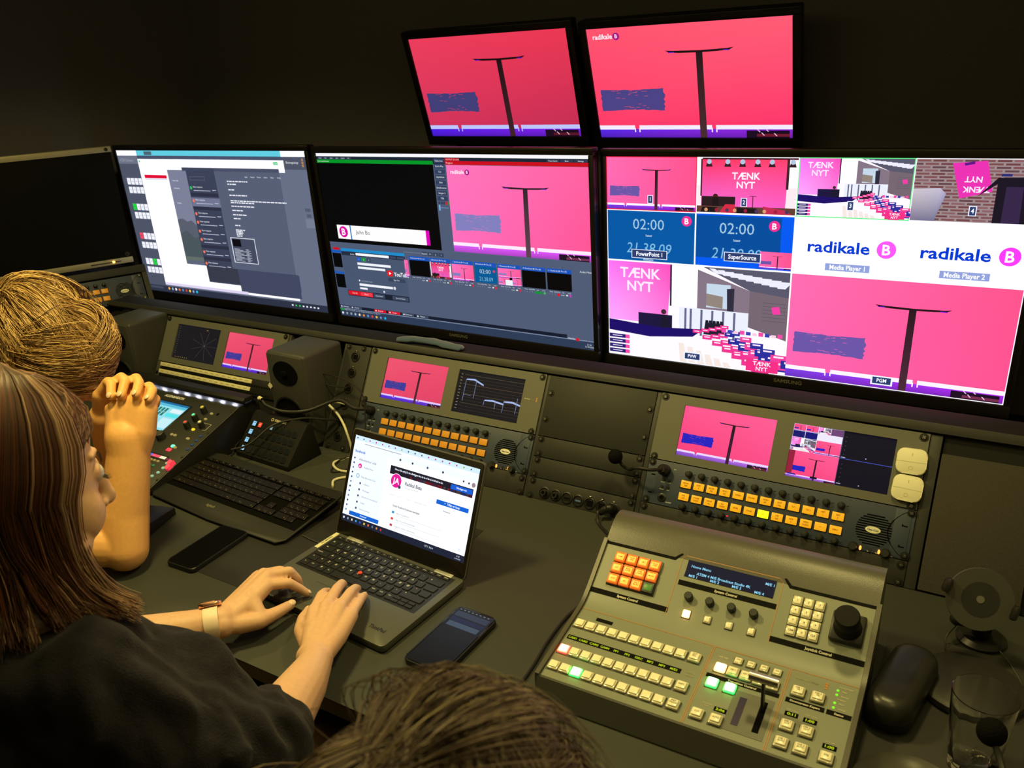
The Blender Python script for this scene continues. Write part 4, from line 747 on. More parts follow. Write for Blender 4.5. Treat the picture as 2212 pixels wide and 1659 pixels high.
g = G(); g.b3(.1375, .2735, .0845, .1130, .0002, .0010, M_blk, .0003); g.obj('display_frame', r, FU)
p = Pic(.135, .0275, step=2e-5); p.rect(0, 0, 1, 1, (14, 18, 42)); ck = (140, 214, 244)
p.text('Home Menu', .05, .40, .15, ck, 'L', True, xs=1.05); p.text('M/E 1', .99, .36, .15, ck, 'R', True, xs=1.05); p.text('ATEM 4 M/E Broadcast Studio 4K', .13, .78, .15, ck, 'L', True, xs=1.02)
for i, u in enumerate((.05, .30, .55, .80)): p.text('M/E %d' % (i + 1), u, .99, .15, ck, 'L', True, xs=1.05)
p.obj('display', r, FU @ T(.138, .1125, .0012), M_scr)
p = Pic(1, 1)
for i, t in enumerate(('CAM1', 'CAM2', 'CAM3', 'CAM4', 'PP1', 'PP2', 'SSRC', 'MP2', 'MP3', 'M/E2')): p.text(t, .0135 + .0178 * i, -.0828, .0040, (190, 210, 20), 'C', True, xs=.95)
p.obj('source_names', r, FL @ T(0, 0, .0006), M_scr)
for x, v, t in ((.254, .040, '3:06'), (.340, .0705, '0:11'), (.364, .0690, '1:00'), (.394, .038, '1:00')):
    g = G(); g.b3(x - .0085, x + .0085, v - .0035, v + .0038, .0001, .0008, M_dk); d_ = g.obj('rate_display', r, FL); p = Pic(1, 1); p.text(t, x, -(v - .002), .0042, (196, 214, 20), 'C', True, xs=1.2); p.obj('digits', d_, T(0, 0, .001), M_scr)
def btn_mesh(sx, sy, m, h=.0065, capm=None):
    g = G(); g.b3(-sx / 2 - .001, sx / 2 + .001, -sy / 2 - .001, sy / 2 + .001, .0, .0008, M_atd, .0003)
    g.b3(-sx / 2, sx / 2, -sy / 2, sy / 2, .0006, h * .72, capm or M_btnc, .0022, 2); g.b3(-sx * .36, sx * .36, -sy * .36, sy * .36, h * .5, h, m, .0012, 2); return g.mesh('button')
def lit_mat(n, rgb, s): return mat(n, (.5, .5, .4), .3, emit=L3(rgb), estr=s)
BM = btn_mesh(.0168, .0170, M_btn); BS = btn_mesh(.0118, .0118, M_btn, .005); BL = btn_mesh(.0175, .0175, M_btn, .008); BX = btn_mesh(.0105, .0115, M_btn, .005); BN = btn_mesh(.0140, .0148, M_btn, .006)
red = lit_mat('button_red', (255, 150, 120), 7); redr = lit_mat('button_red_rim', (255, 30, 40), 4); grn = lit_mat('button_green', (150, 255, 170), 9); grr = lit_mat('button_green_rim', (10, 255, 70), 5); org = lit_mat('button_orange', (255, 215, 150), 12); orr = lit_mat('button_orange_rim', (255, 170, 90), 6)
LITR = btn_mesh(.0168, .0170, red, .0065, redr); LITG = btn_mesh(.0168, .0170, grn, .0065, grr); LITGB = btn_mesh(.0165, .017, grn, .007, grr); LITO = btn_mesh(.0158, .0162, org, .0065, orr); LITOX = btn_mesh(.0115, .0125, org, .005, orr)
def put(me, F, x, v, t=None, s=.0026, z=.0066):
    o = inst('button', me, r, sp_(F, x, v))
    if t:
        ls = t.split('|'); letters([(q, 0, (.0016 if len(ls) == 2 else -.001) - .0036 * j, s, (70, 62, 50), 'C', .85) for j, q in enumerate(ls)], 'button_text', o, T(0, 0, z))
    return o
for j, v in enumerate((.115, .0565, .022)):
    for i in range(11):
        me = BM
        if j == 1 and i == 0: me = LITR
        if j == 2 and i == 2: me = LITG
        if i == 10: put(BL, FL, .0128 + .01815 * i, v, ('CUT|FILL', 'SHIFT', 'PREV|TRANS')[j], .0028, .0081)
        else: put(me, FL, .0122 + .01795 * i, v)
for i in range(4): put(BS, FL, .2525 + .018 * i, .134, 'ON', .0026, .0051)
put(LITO, FL, .2330, .1115); put(BM, FL, .2512, .1110, 'KEY 1'); put(BM, FL, .2695, .1100, 'KEY 2'); put(BM, FL, .2880, .1090, 'KEY 3'); put(BM, FL, .3065, .1080, 'KEY 4')
put(LITGB, FL, .2305, .0805); put(LITGB, FL, .2555, .0805)
for x, v, t in ((.228, .020, 'CUT'), (.2535, .020, 'AUTO'), (.3400, .1105, 'DSK 1|TIE'), (.3652, .1105, 'DSK 2|TIE'), (.3390, .0485, 'DSK 1|CUT'), (.3635, .0485, 'DSK 2|CUT'), (.3385, .0185, 'DSK 1|AUTO'), (.3625, .0185, 'DSK 2|AUTO'), (.3935, .0185, 'FTB')): put(BL, FL, x, v, t, .0027, .0081)
for v in (.1355, .1275, .1125, .1040): g = G(); g.sph((.3865, v, .0005), (.0019, .0019, .0010), M_ledg, 10); g.obj('status_light', r, FL)
# orange key pad
g = G(); g.b3(.021, .101, .0385, .0975, .0, .002, M_blk, .0006); g.obj('key_pad_base', r, FU)
mo = mat('orange_cap', (.5, .15, .02), .35, emit=L3((215, 84, 20)), estr=.55); moc = mat('orange_legend', (.8, .4, .1), .4, emit=L3((255, 160, 56)), estr=1.0); mgn = mat('green_legend', (.05, .14, .02), .4, emit=L3((50, 104, 24)), estr=.6)
KP = G(); KP.b3(-.0088, .0088, -.0085, .0085, .0, .0055, mo, .0012); KP.b3(-.0062, .0062, -.0052, .0052, .0050, .0058, moc, .0003); KP = KP.mesh('key')
KQ = G(); KQ.b3(-.0088, .0088, -.0085, .0085, .0, .0055, M_atd, .0012); KQ.b3(-.0062, .0062, -.0052, .0052, .0050, .0058, mgn, .0003); KQ = KQ.mesh('key')
kt = ['HOME', 'COLOR|GENS', 'USK', 'COLOR|CORR', 'AUX', 'MEDIA|PLAYER', 'SUPER|SOURCE', 'MACRO', 'SETUP', 'M/E', 'EFFECT|MACRO', '']
for i in range(12):
    x = .0315 + .0196 * (i % 4); v = .0875 - .0193 * (i // 4); o = inst('key', KQ if i == 11 else KP, r, sp_(FU, x, v, .002)); ls = kt[i].split('|')
    if kt[i]: letters([(q, 0, (.0012 if len(ls) == 2 else -.001) - .0030 * j, .0022, (176, 56, 10), 'C', .85) for j, q in enumerate(ls)], 'key_text', o, T(0, 0, .0059), screen_mat('key_text_glow', .8))
# rotary knobs and soft buttons
kn = G(); kn.cyl((0, 0, 0), .0063, .0060, .0115, M_blk, 20)
for a in range(10): kn.box((.0061 * math.cos(a * .628), .0061 * math.sin(a * .628), .0058), (.001, .0016, .010), M_blk, X=Matrix.Rotation(a * .628, 4, 'Z'))
kn.cyl((0, 0, .0115), .0060, .0052, .0012, M_knob, 20); kn = kn.mesh('rotary_knob')
for i in range(4):
    inst('rotary_knob', kn, r, sp_(FU, .1555 + .0328 * i, .052)); inst('button', LITOX if i == 0 else BX, r, sp_(FU, .1585 + .0326 * i, .0255))
for i in range(12): put(BN, FU, .3085 + .0155 * (i % 3), .0900 - .0158 * (i // 3), ('1', '2', '3', '4', '5', '6', '7', '8', '9', 'CAM', '0', 'CLR')[i], .0030, .0061)
g = G(); g.b3(.359, .404, .0445, .0895, 0, .010, M_blk, .003); g.lathe([(.019, .010), (.018, .014), (.0135, .024), (.0165, .030), (.0168, .052), (.0150, .055), (0, .0555)], M_blkm, c=(.3815, .067, 0), n=36); g.obj('joystick', r, FU)
# transition lever
LV = FL @ T(.304, .064, 0); g = G(); g.prism([(-.006, 0), (.006, 0), (.004, .055), (-.004, .055)], -.0018, .0018, M_blk, Matrix(((0, 0, 1, 0), (1, 0, 0, 0), (0, 1, 0, 0), (0, 0, 0, 1))), .0005); lo = g.obj('transition_lever', r, LV)
g = G(); g.cyl((-.0185, .0, .057), .0062, .0062, .0375, mat('brushed_silver', (.62, .6, .56), .28, metal=1.0), 24, Matrix.Rotation(PI / 2, 4, 'Y')); g.obj('lever_grip', lo, T(0, 0, 0))

# ================================================================== laptop
LYW = -.0735; r = empty('laptop', T(-.732, -.177, 0) @ Matrix.Rotation(LYW, 4, 'Z')); tag(r, 'open dark grey laptop showing a white web page, standing on the desk', 'laptop'); LW = .326; LD = .219
g = G(); g.prism(rrect(LW, LD, .009, 4, LW / 2, -LD / 2), .003, .0155, M_lap, r=.0012); g.prism(rrect(LW - .01, LD - .01, .009, 4, LW / 2, -LD / 2), .0015, .0031, M_blk)
for x in (.03, LW - .03):
    for y in (-.02, -LD + .02): g.cyl((x, y, 0), .006, .006, .002, M_blk, 12)
g.b3(.016, .311, -.1245, -.009, .0154, .0157, M_blk); g.obj('base', r)
g = G(); g.b3(.0965, .199, -.2055, -.145, .0155, .0158, mat('touchpad', (.075, .077, .068), .35), .0003); g.b3(.0955, .200, -.1452, -.1446, .0155, .0159, M_blk); g.obj('touchpad', r)
g = G(); g.cyl((.1495, -.0865, .0165), .0036, .0042, .0035, mat('red_dot', (.8, .05, .03), .6), 16); g.obj('pointing_stick', r)
g = G(); g.b3(.003, .0125, -.063, -.003, .0155, .0158, M_strip); st = g.obj('label_sticker', r); letters([('PC 00078G', 0, -.0015, .004, (50, 45, 30), 'C', 1.1)], 'sticker_text', st, T(.0078, -.033, .0160) @ Matrix.Rotation(PI / 2, 4, 'Z'))
letters([('ThinkPad', 0, 0, .0085, (14, 13, 12), 'C', .78)], 'maker_mark', r, T(.2855, -.191, .0158))
_KC = {}
def keycap(w, d, h, m, rad=.0018):
    k = (round(w, 4), round(d, 4), m.name)
    if k not in _KC: q = G(); q.prism(rrect(w, d, min(rad, d * .3), 3), 0, h, m, r=.0005, seg=1); _KC[k] = q.mesh('key')
    return _KC[k]
u = .0190; yk = -.0195; lab = []; x0 = .0195
for i in range(17): inst('key', keycap(.0148, .0085, .0016, M_key), r, T(x0 + .0083 + .01672 * i, yk + .004, .0157)); lab.append((('Esc', 'F1', 'F2', 'F3', 'F4', 'F5', 'F6', 'F7', 'F8', 'F9', 'F10', 'F11', 'F12', 'Home', 'End', 'Insert', 'Delete')[i], x0 + .0083 + .01672 * i, yk + .003, .0022))
rows = [([1] * 13 + [2], ['½', '1', '2', '3', '4', '5', '6', '7', '8', '9', '0', '+', '´', '«']), ([1.5] + [1] * 12 + [1.5], ['Tab', 'Q', 'W', 'E', 'R', 'T', 'Y', 'U', 'I', 'O', 'P', 'Å', '¨', '']), ([1.75] + [1] * 12 + [1.25], ['CapsLock', 'A', 'S', 'D', 'F', 'G', 'H', 'J', 'K', 'L', 'Æ', 'Ø', '*', '']), ([1.25] + [1] * 11 + [2.75], ['^', '<', 'Z', 'X', 'C', 'V', 'B', 'N', 'M', ',', '.', '-', '^']), ([1, 1.25, 1, 1, 5, 1, 1, 1.0], ['Fn', 'Ctrl', '#', 'Alt', '', 'AltGr', 'PrtSc', 'Ctrl'])]
for j, (ws, ts) in enumerate(rows):
    x = x0; y = yk - .0155 - .0188 * j
    for w_, t in zip(ws, ts):
        inst('key', keycap(w_ * u - .0030, .0158, .0018, M_key, .003), r, T(x + w_ * u / 2, y, .0157))
        if t: lab.append((t, x + min(w_ * u / 2, .0105) - .001, y + .0008, .0046 if len(t) == 1 else .0026))
        x += w_ * u
for i, (dx, dy) in enumerate(((0, .0045), (1, .0045), (2, .0045), (0, -.0045), (1, -.0045), (2, -.0045))): inst('key', keycap(.0150, .0072, .0018, M_key), r, T(x0 + 12.75 * u + dx * .0165 - .004, yk - .0155 - .0188 * 4 + dy, .0157))
letters([(t, a, b, s, (188, 186, 168), 'C', .95) for t, a, b, s in lab], 'key_print', r, T(0, 0, .0178))
for a, b in ((.037, .078), (.260, .302)): g = G(); g.b3(a, b, -.010, .003, .010, .0175, M_hinge, .002); g.obj('hinge', r)
lt = .411; LM = frame((LW / 2, -.004, .016), (1, 0, 0), (0, math.sin(lt), math.cos(lt))); LM = T(LW / 2, -.002, .014) @ Matrix.Rotation(PI / 2 - lt, 4, 'X')
g = G(); g.prism(rrect(LW, .216, .008, 4, 0, .108), -.006, 0, M_lap, r=.001); g.prism(rrect(LW - .004, .212, .007, 4, 0, .108), -.0005, .0006, M_bez, r=.0003); ld = g.obj('lid', r, LM)
g = G(); g.tube([(-LW / 2 + .004, .210, -.003), (LW / 2 - .004, .210, -.003)], .0022, mat('bronze_trim', (.16, .10, .06), .3, metal=.6), 8); g.obj('lid_trim', ld)
p = Pic(.307, .1727, step=1.5e-5); laptop_screen(p); p.obj('screen', ld, T(-.1535, .030 + .1727, .0008), M_scrb)

# ================================================================== wired keyboard
KY = -.06; r = empty('keyboard', T(-1.238, -.036, 0) @ Matrix.Rotation(KY, 4, 'Z')); tag(r, 'full-size black keyboard with wide wrist rest, lying left of the laptop', 'keyboard'); KW = .437; KD = .200
kt_ = .105; KF = frame((0, -KD, .008), (1, 0, 0), (0, math.cos(kt_), math.sin(kt_)))
g = G(); out = [(0.004, .196), (.03, .200), (KW - .03, .200), (KW - .003, .194), (KW, .15), (KW + .002, .02), (KW - .012, .003), (KW * .5, -.004), (.016, .003), (-.002, .016), (-.001, .12)]
g.prism(out, -.004, 0, M_kb, r=.0025, seg=3); g.prism([(x * .985 + .003, y * .97 + .003) for x, y in out], -.0075, -.004, M_blk); g.b3(.02, KW - .02, .02, .18, -.0085, -.007, M_blk); g.obj('body', r, KF)
g = G(); g.b3(.02, KW - .02, .165, .19, -.027, -.0077, M_blk, .002); g.obj('foot', r, KF)
g = G(); g.b3(.004, KW - .004, .050, .174, -.0001, .0006, M_dk, .0003); g.obj('key_well', r, KF)
kx = .0185; lab = []
def kk(x, y, w_, t='', d=.0168, s=.0030):
    inst('key', keycap(w_ * kx - .0012, d, .0042, M_keyl, .0012), r, KF @ T(x + w_ * kx / 2, y, .0005))
    if t: lab.append((t, x + w_ * kx - .007, y - .004, s))
for i in range(17):
    xs_ = .010 + .0237 * i + (.004 * (i // 4)); kk(xs_, .1665, 1.1, d=.0085); lab.append(('F%d' % i if 0 < i < 13 else 'o', xs_ + .012, .1655, .0026))
rows = [([1] * 13 + [2], '½1234567890+´<'), ([1.5] + [1] * 12 + [1.5], '>QWERTYUIOPÅ¨ '), ([1.75] + [1] * 12 + [1.25], '*ASDFGHJKLÆØ* '), ([1.25] + [1] * 11 + [2.75], '^<ZXCVBNM,.-^'), ([1.5, 1, 1.25, 5.75, 1.25, 1, 1.25, 2], '##  #*##')]
for j, (ws, ts) in enumerate(rows):
    x = .008; y = .1480 - .0187 * j
    for w_, t in zip(ws, ts): kk(x, y, w_, t.strip()); x += w_ * kx
for j in range(2):
    for i in range(3): kk(.291 + .0183 * i, .1480 - .0187 * j, 1, 'o')
kk(.291 + .0183, .0919, 1, '^')
for i in range(3): kk(.291 + .0183 * i, .0732, 1, '<')
for j in range(5):
    for i in range(4):
        if j == 4 and i == 1: continue
        if i == 3 and j in (2, 4): continue
        kk(.3525 + .0190 * i, .1480 - .0187 * j, 2 if (j == 4 and i == 0) else 1, '789-456+123=0 ,='[min(15, j * 4 + i - 4)] if j else '/')
letters([(t, a, b, s, (120, 112, 84), 'C', 1) for t, a, b, s in lab], 'key_print', r, KF @ T(0, 0, .0049))
letters([('logitech', .187, .030, .0075, (120, 115, 88), 'C', .8)], 'maker_mark', r, KF @ T(0, 0, .0004))

# ================================================================== macro key pad
r = empty('macro_key_pad', T(-1.226, .010, 0) @ Matrix.Rotation(-.063, 4, 'Z')); tag(r, 'black slanted key pad with four glowing blue keys behind the keyboard', 'key pad'); W = .189; an = .79; Lf = .112
SF = frame((0, 0, .012), (1, 0, 0), (0, math.cos(an), math.sin(an)))
g = G(); yt = Lf * math.cos(an); zt = .012 + Lf * math.sin(an); g.prism([(0, .001), (0, .012), (yt, zt), (yt + .012, zt - .002), (yt + .030, .004), (yt + .030, .001)], 0, W, M_blkm, XZ, .0012); g.obj('body', r)
kd = mat('dark_key_glass', (.010, .013, .018), .15, spec=.6); kb_ = mat('blue_lit_key', (.02, .02, .02), .3, emit=L3((150, 216, 255)), estr=1.0); kr_ = mat('red_lit_key', (.02, .02, .02), .3, emit=L3((255, 74, 50)), estr=1.0)
def mk(m, sz=.0066):
    q = G(); q.prism(rrect(.0162, .0162, .003, 4), 0, .0014, M_blk, r=.0004, seg=1); q.b3(-sz, sz, -sz, sz, .0014, .0017, kd); 
    if m: q.b3(-sz * .85, sz * .85, -sz * .9, sz * .9, .0017, .0018, m)
    return q.mesh('key')
m0, m1, m2, m3 = mk(None), mk(kb_), mk(kr_), mk(mat('pale_lit_key', (.02, .02, .02), .3, emit=L3((150, 190, 205)), estr=.8), .0045)
for j in range(4):
    for i in range(8): inst('key', m1 if i == 0 else (m2 if (j == 0 and i == 1) else (m3 if (j == 0 and i == 3) else m0)), r, SF @ T(.0215 + .0206 * i, .0795 - .0220 * j, .0006))
for j in range(4): letters([('CAM', 0, .001, .0030, (30, 110, 190)), (str(j + 1), 0, -.0045, .0034, (30, 110, 190))], 'key_text', r, SF @ T(.0215, .0795 - .0220 * j, .0026))
letters([('LIVE', 0, -.001, .0030, (255, 225, 215))], 'key_text', r, SF @ T(.0421, .0795, .0026)); letters([('STREAM DECK', .102, .0985, .0052, (214, 206, 160), 'C', .85)], 'maker_mark', r, SF @ T(0, 0, .0004))
g = G(); g.lathe([(.0028, 0), (.0028, .0004), (.0042, .0004), (.0042, 0)], M_strip, c=(.073, .1010, .0), n=20); g.obj('maker_ring', r, SF)

# ================================================================== audio mixer
r = empty('audio_mixer', T(-1.69, -.228, 0)); tag(r, 'black digital audio mixer with touch screen under a glowing light bar', 'mixer'); MW = .44; ma = math.atan2(.085, .276); ML = .3
MF = frame((0, 0, .015), (1, 0, 0), (0, math.cos(ma), math.sin(ma)))
g = G(); g.prism([(0, .0), (0, .015), (.284, .1025), (.340, .104), (.350, .09), (.350, 0)], 0, MW, mat('mixer_black', (.022, .023, .020), .42, spec=.45, bump=.08, bscale=900), XZ, .002); g.obj('body', r)
g = G(); g.prism([(-.002, .002), (-.002, .018), (.288, .1065), (.345, .108), (.354, .09), (.354, .002)], MW, MW + .006, M_blk, XZ, .002); g.tube([(MW + .0055, -.001, .0185), (MW + .0055, .287, .1068)], .0012, M_disc, 6); g.obj('side_cheek', r)
g = G(); g.prism([(.301, .110), (.298, .120), (.305, .126), (.330, .125), (.341, .104), (.332, .104), (.328, .117), (.304, .117), (.304, .110)], -.01, MW + .012, M_blk, XZ, .003); g.obj('lamp_hood', r)
for k in range(9): g = G(); g.sph((.035 + .0465 * k, .309, .1148), (.006, .003, .002), emis('white_led', (225, 228, 255), 190), 10); g.obj('lamp', r)
X_ = lambda d: MW - d        # d = distance from the right edge
letters([('ALLEN&HEATH', X_(.226), .286, .0085, (225, 225, 235), 'C', .9)], 'maker_mark', r, MF @ T(0, 0, .0006))
p = Pic(.17, .098, step=2e-5); p.rect(0, 0, 1, 1, (150, 226, 238)); p.rect(0, 0, 1, .07, (30, 110, 160)); p.rect(.0, .07, 1, .16, (90, 190, 220)); p.rect(0, .07, .35, .16, (250, 250, 225))
for i in range(9): p.rect(.02 + .075 * i, .22, .07 + .075 * i, .52, (30, 122, 104)); p.rect(.04 + .075 * i, .35, .05 + .075 * i, .40, (220, 240, 240))
for i in range(7): p.rect(.02 + .075 * i, .60, .07 + .075 * i, .93, (24, 84, 150)); p.rect(.04 + .075 * i, .70, .05 + .075 * i, .76, (220, 240, 240))
p.rect(.74, .2, .98, .34, (225, 245, 250)); p.rect(.72, .38, .99, .50, (90, 230, 235)); p.rect(.74, .56, .98, .92, (200, 240, 248))
g = G(); g.b3(X_(.322), X_(.136), .168, .272, 0, .001, M_blk, .0004); g.obj('screen_glass', r, MF); p.obj('touch_screen', r, MF @ T(X_(.313), .2685, .0012), M_scr)
def rot_knob(x, v, rr, h, tip, z0=.0):
    g = G(); g.cyl((x, v, 0), rr * 1.05, rr, h, M_knob, 20); g.cyl((x, v, h), rr * .92, rr * .8, .0012, M_disc, 20)
    if tip: g.cyl((x, v, h + .001), rr * .6, rr * .5, .001, tip, 14)
    g.obj('rotary_knob', r, MF)
for v, c in ((.262, 'yellow_tip'), (.231, 'green_tip'), (.202, 'red_tip')): rot_knob(X_(.080), v, .0075, .018, {'yellow_tip': emis('yellow_tip', (230, 190, 40), 1), 'green_tip': emis('green_tip', (90, 230, 150), 1.2), 'red_tip': emis('red_tip', (240, 70, 50), 1.1)}[c])
rot_knob(X_(.122), .150, .011, .016, None); rot_knob(X_(.042), .215, .0075, .016, M_btn)
def rb(x, v, m, sx=.0055, sy=.0042, n='button'):
    g = G(); g.lathe([(.0, .0025), (.8, .0024), (1, .001), (1, 0)], m, c=(0, 0, 0), n=16, X=Matrix.Diagonal((sx, sy, 1, 1))); return g.obj(n, r, MF @ T(x, v, 0))
cream = mat('mixer_cream_button', (.36, .34, .25), .4); mblue = mat('mixer_blue_button', (.02, .06, .28), .4); mcy = mat('mixer_cyan_button', (.25, .5, .5), .4, emit=L3((110, 170, 160)), estr=.4); mgr = emis('mixer_green_lit', (120, 255, 200), 1.3); mye = emis('mixer_yellow_lit', (250, 214, 40), 1.1)
for v in (.2630, .2410, .2200): rb(X_(.0565), v, cream)
rb(X_(.0590), .2000, mye); rb(X_(.0450), .168, cream, .006, .0045)
for i in range(4): rb(X_(.0160 - .0013 * i), .185 - .0160 * i, mblue, .0050, .0042)
rb(X_(.064), .135, mgr, .0065, .005); rb(X_(.053), .132, cream, .0055, .0045)
for i in range(2): rb(X_(.104 - .012 * i), .168, cream, .005, .0045, 'soft_key')
pink = mat('pink_tag', (.8, .05, .12), .4, emit=L3((235, 50, 80)), estr=.7)
g = G(); g.b3(X_(.071), X_(.056), .116, .126, 0, .002, pink, .0005); g.obj('pink_label', r, MF)
for x, v in ((-.002, .084), (.006, .070)): g = G(); g.prism([(-.008, 0), (.008, 0), (.006, .012), (.0015, .007), (-.0015, .007), (-.006, .012)], -.0065, .0065, pink, Matrix(((1, 0, 0, 0), (0, 0, -1, 0), (0, 1, 0, 0), (0, 0, 0, 1))), .0008); g.obj('fader_cap', r, MF @ T(X_(.008 + x * -1 + .0), v - .002, 0) )
g = G(); g.b3(X_(.300), X_(.040), .086, .102, 0, .001, M_blk, .0003); g.obj('channel_display', r, MF)
p = Pic(.25, .008, step=2e-5); p.add([(0, 0), (.85, 0), (.85, 1), (0, 1)], [(0, 1, 2, 3)], [(40, 30, 255), (70, 120, 255), (60, 110, 255), (30, 20, 240)]); p.rect(.80, 0, .92, 1, (250, 90, 110)); p.rect(.92, 0, 1, 1, (255, 250, 200)); p.obj('channel_colours', r, MF @ T(X_(.295), .098, .0012), M_scr)
rb(X_(.037), .092, mat('purple_button', (.2, .03, .25), .4), .005, .004)
for i in range(8):
    for j, m in enumerate((cream, mat('mixer_green_button', (.04, .25, .15), .4), cream)): rb(X_(.058 + .0125 * i), .080 - .015 * j, m, .0046, .004)
for x, v in ((.028, .082), (.024, .066), (.024, .050), (.030, .036)): rb(X_(x), v, mcy, .0048, .0042)
for i in range(6):
    g = G(); g.b3(X_(.30 - .035 * i) - .001, X_(.30 - .035 * i) + .001, .005, .06, .0001, .0006, M_dk); g.box((X_(.30 - .035 * i), .03, .005), (.009, .018, .010), M_knob, .002); g.obj('fader', r, MF)
g = G()
for x, v in ((.006, .283), (.006, .20), (.006, .11), (.006, .03)): g.cyl((X_(x), v, 0), .003, .0028, .001, M_screw, 12)
g.b3(X_(.040), X_(.034), .262, .270, 0, .0008, M_dk); g.b3(X_(.034), X_(.022), .205, .2055, 0, .0006, M_btn); g.b3(X_(.052), X_(.022), .228, .2285, 0, .0006, M_btn); g.b3(X_(.0225), X_(.022), .205, .2285, 0, .0006, M_btn); g.obj('socket_plate', r, MF)

# ================================================================== phones, pads and small things
def phone(loc, yaw, label, w_, d_, pic, cased=True):
    r = empty('mobile_phone', T(*loc) @ Matrix.Rotation(yaw, 4, 'Z')); tag(r, label, 'phone', 'mobile phones lying on the desk')
    g = G(); g.prism(rrect(w_, d_, .011, 6), 0, .0105, M_blk, r=.003, seg=3); g.obj('case', r); g = G(); g.prism(rrect(w_ - .005, d_ - .005, .009, 6), .0098, .0107, M_glass_blk, r=.0003, seg=1); g.obj('screen', r)
    if pic: p = Pic(w_ - .008, d_ - .008, step=1e-5); pic(p); p.obj('lit_picture', r, T(-(w_ - .008) / 2, (d_ - .008) / 2, .0109), M_scrd)
    return r
phone((-.936, -.3305, 0), .035, 'black phone with a dark screen lying in front of the keyboard', .076, .152, None)
def ph2(p):
    p.add([(0, .0), (1, 0), (1, 1), (0, 1)], [(0, 1, 2, 3)], [(34, 38, 44), (40, 44, 52), (20, 20, 22), (20, 20, 22)])
    p.poly([(.05, .06), (.95, .06), (.95, .15), (.05, .15)], (58, 66, 84)); p.poly([(.05, .17), (.95, .17), (.95, .24), (.05, .24)], (40, 46, 74)); p.rect(.08, .25, .92, .33, (72, 86, 104))
    rnd = random.Random(4)
    for _ in range(14): u, v = rnd.uniform(.1, .85), rnd.uniform(.36, .93); p.rect(u, v, u + rnd.uniform(.03, .1), v + .012, (34, 33, 34))
    for i in range(8): p.rect(.06 + .11 * i, .02, .11 + .11 * i, .035, (120, 125, 130))
phone((-.3415, -.3425, 0), -.03, 'black phone with a dim picture on its screen, lying right of the laptop', .080, .158, ph2)
g = G(); g.b3(-.96, -.481, -.394, -.022, 0, .0008, mat('hatch_black', (.018, .018, .018), .55, spec=.3, bump=.2, bscale=900)); tag(g.obj('desk_hatch'), 'flat black panel set into the desk under the laptop and keyboard', 'panel')
g = G(); g.b3(.262, .448, -.34, .012, 0, .0012, mat('rubber_mat', (.026, .026, .024), .7, bump=.3, bscale=700), .0005); tag(g.obj('rubber_mat'), 'thin dark mat on the desk right of the vision switcher', 'mat')
g = G(); pts = bez([(-.905, .292, .262), (-.86, .305, .268), (-.80, .307, .266), (-.745, .297, .262), (-.72, .302, .256)], 6)
g.tube(pts, [.010, .013, .014, .015, .015, .015, .014] + [.014] * (len(pts) - 9) + [.010, .006], M_cloth, 14); me = g.mesh('folded_cloth')
for v in me.vertices: v.co.z = .2475 + max(0, (v.co.z - .247)) * .42 + .002 * noise.noise(v.co * 60)
tag(inst('folded_cloth', me), 'folded dark blue cloth lying on the console ledge under the middle large monitor', 'cloth')

def cable(name, pts, rad, m, label, cat='cable', grp=None, extra=None, n=10):
    g = G(); g.tube(bez(pts, n), rad, m, 8); r = g.obj('cord'); r.name = name; tag(r, label, cat, grp); return r
def R(u, v, off=0): p = RO + REX * u - RUP * v + RN * off; return (p.x, p.y, p.z)
cable('cable', [R(-1.017, .110, .006), R(-1.045, .113, .032), R(-1.092, .107, .046), R(-1.100, .097, .052), R(-1.060, .089, .055), R(-.985, .095, .052), R(-.940, .118, .040), R(-.925, .165, .030), R(-.915, .225, .022), (-.905, .11, .004)], .0016, M_cabb, 'thin black cable looping from the narrow connector panel down past the laptop', grp='loose cables')
cable('cable', [R(-1.015, .150, .004), R(-1.03, .150, .022), R(-1.045, .158, .028), R(-1.005, .180, .03), R(-.965, .215, .035), (-.955, .13, .004), (-.966, .080, .0035), (-.93, .054, .0035), (-.885, .058, .0035), (-.84, .045, .0035), (-.885, .035, .0035), (-.904, .010, .0035), (-.886, -.016, .0035)], .0030, M_cabw, 'white cable curling from the connector panel onto the desk behind the laptop', grp='loose cables')
cable('cable', [(-.93, .13, .012), (-.962, .10, .004), (-.946, .047, .0025), (-.925, .049, .0025), (-.90, .09, .006), (-.86, .12, .01)], .0020, M_cabb, 'black cable loop lying on the desk beside the white cable', grp='loose cables')
cable('cable', [R(-1.012, .192, .006), (-1.03, .13, .085), (-1.07, .10, .092), (-1.12, .05, .085), (-1.155, -.005, .05), (-1.19, -.03, .040)], .0028, M_cabb, 'black cable arching over the slanted key pad to the keyboard', grp='loose cables')
cable('cable', [(-1.19, .12, .02), (-1.235, .085, .03), (-1.245, .04, .02), (-1.232, -.0, .004), (-1.23, -.025, .004)], .0018, M_cabb, 'thin black cable curving between the mixer and the slanted key pad', grp='loose cables')
cable('cable', [(-.80, -.205, .0035), (-.77, -.210, .0035), (-.735, -.213, .0035), (-.70, -.22, .0008)], .0010, M_disc, 'thin grey cable running from the keyboard under the laptop', grp='loose cables')
cable('cable', [(-.172, -.19, .045), (-.192, -.16, .012), (-.205, -.20, .004), (-.203, -.27, .004), (-.196, -.33, .004), (-.19, -.42, .004)], .0026, M_cabb, 'black cable hanging down the left side of the vision switcher', grp='loose cables')
r = empty('plug_cable', rackM(-.274, .250)); tag(r, 'black right-angle plug and cable dropping from the round connectors to the switcher', 'cable', 'loose cables')
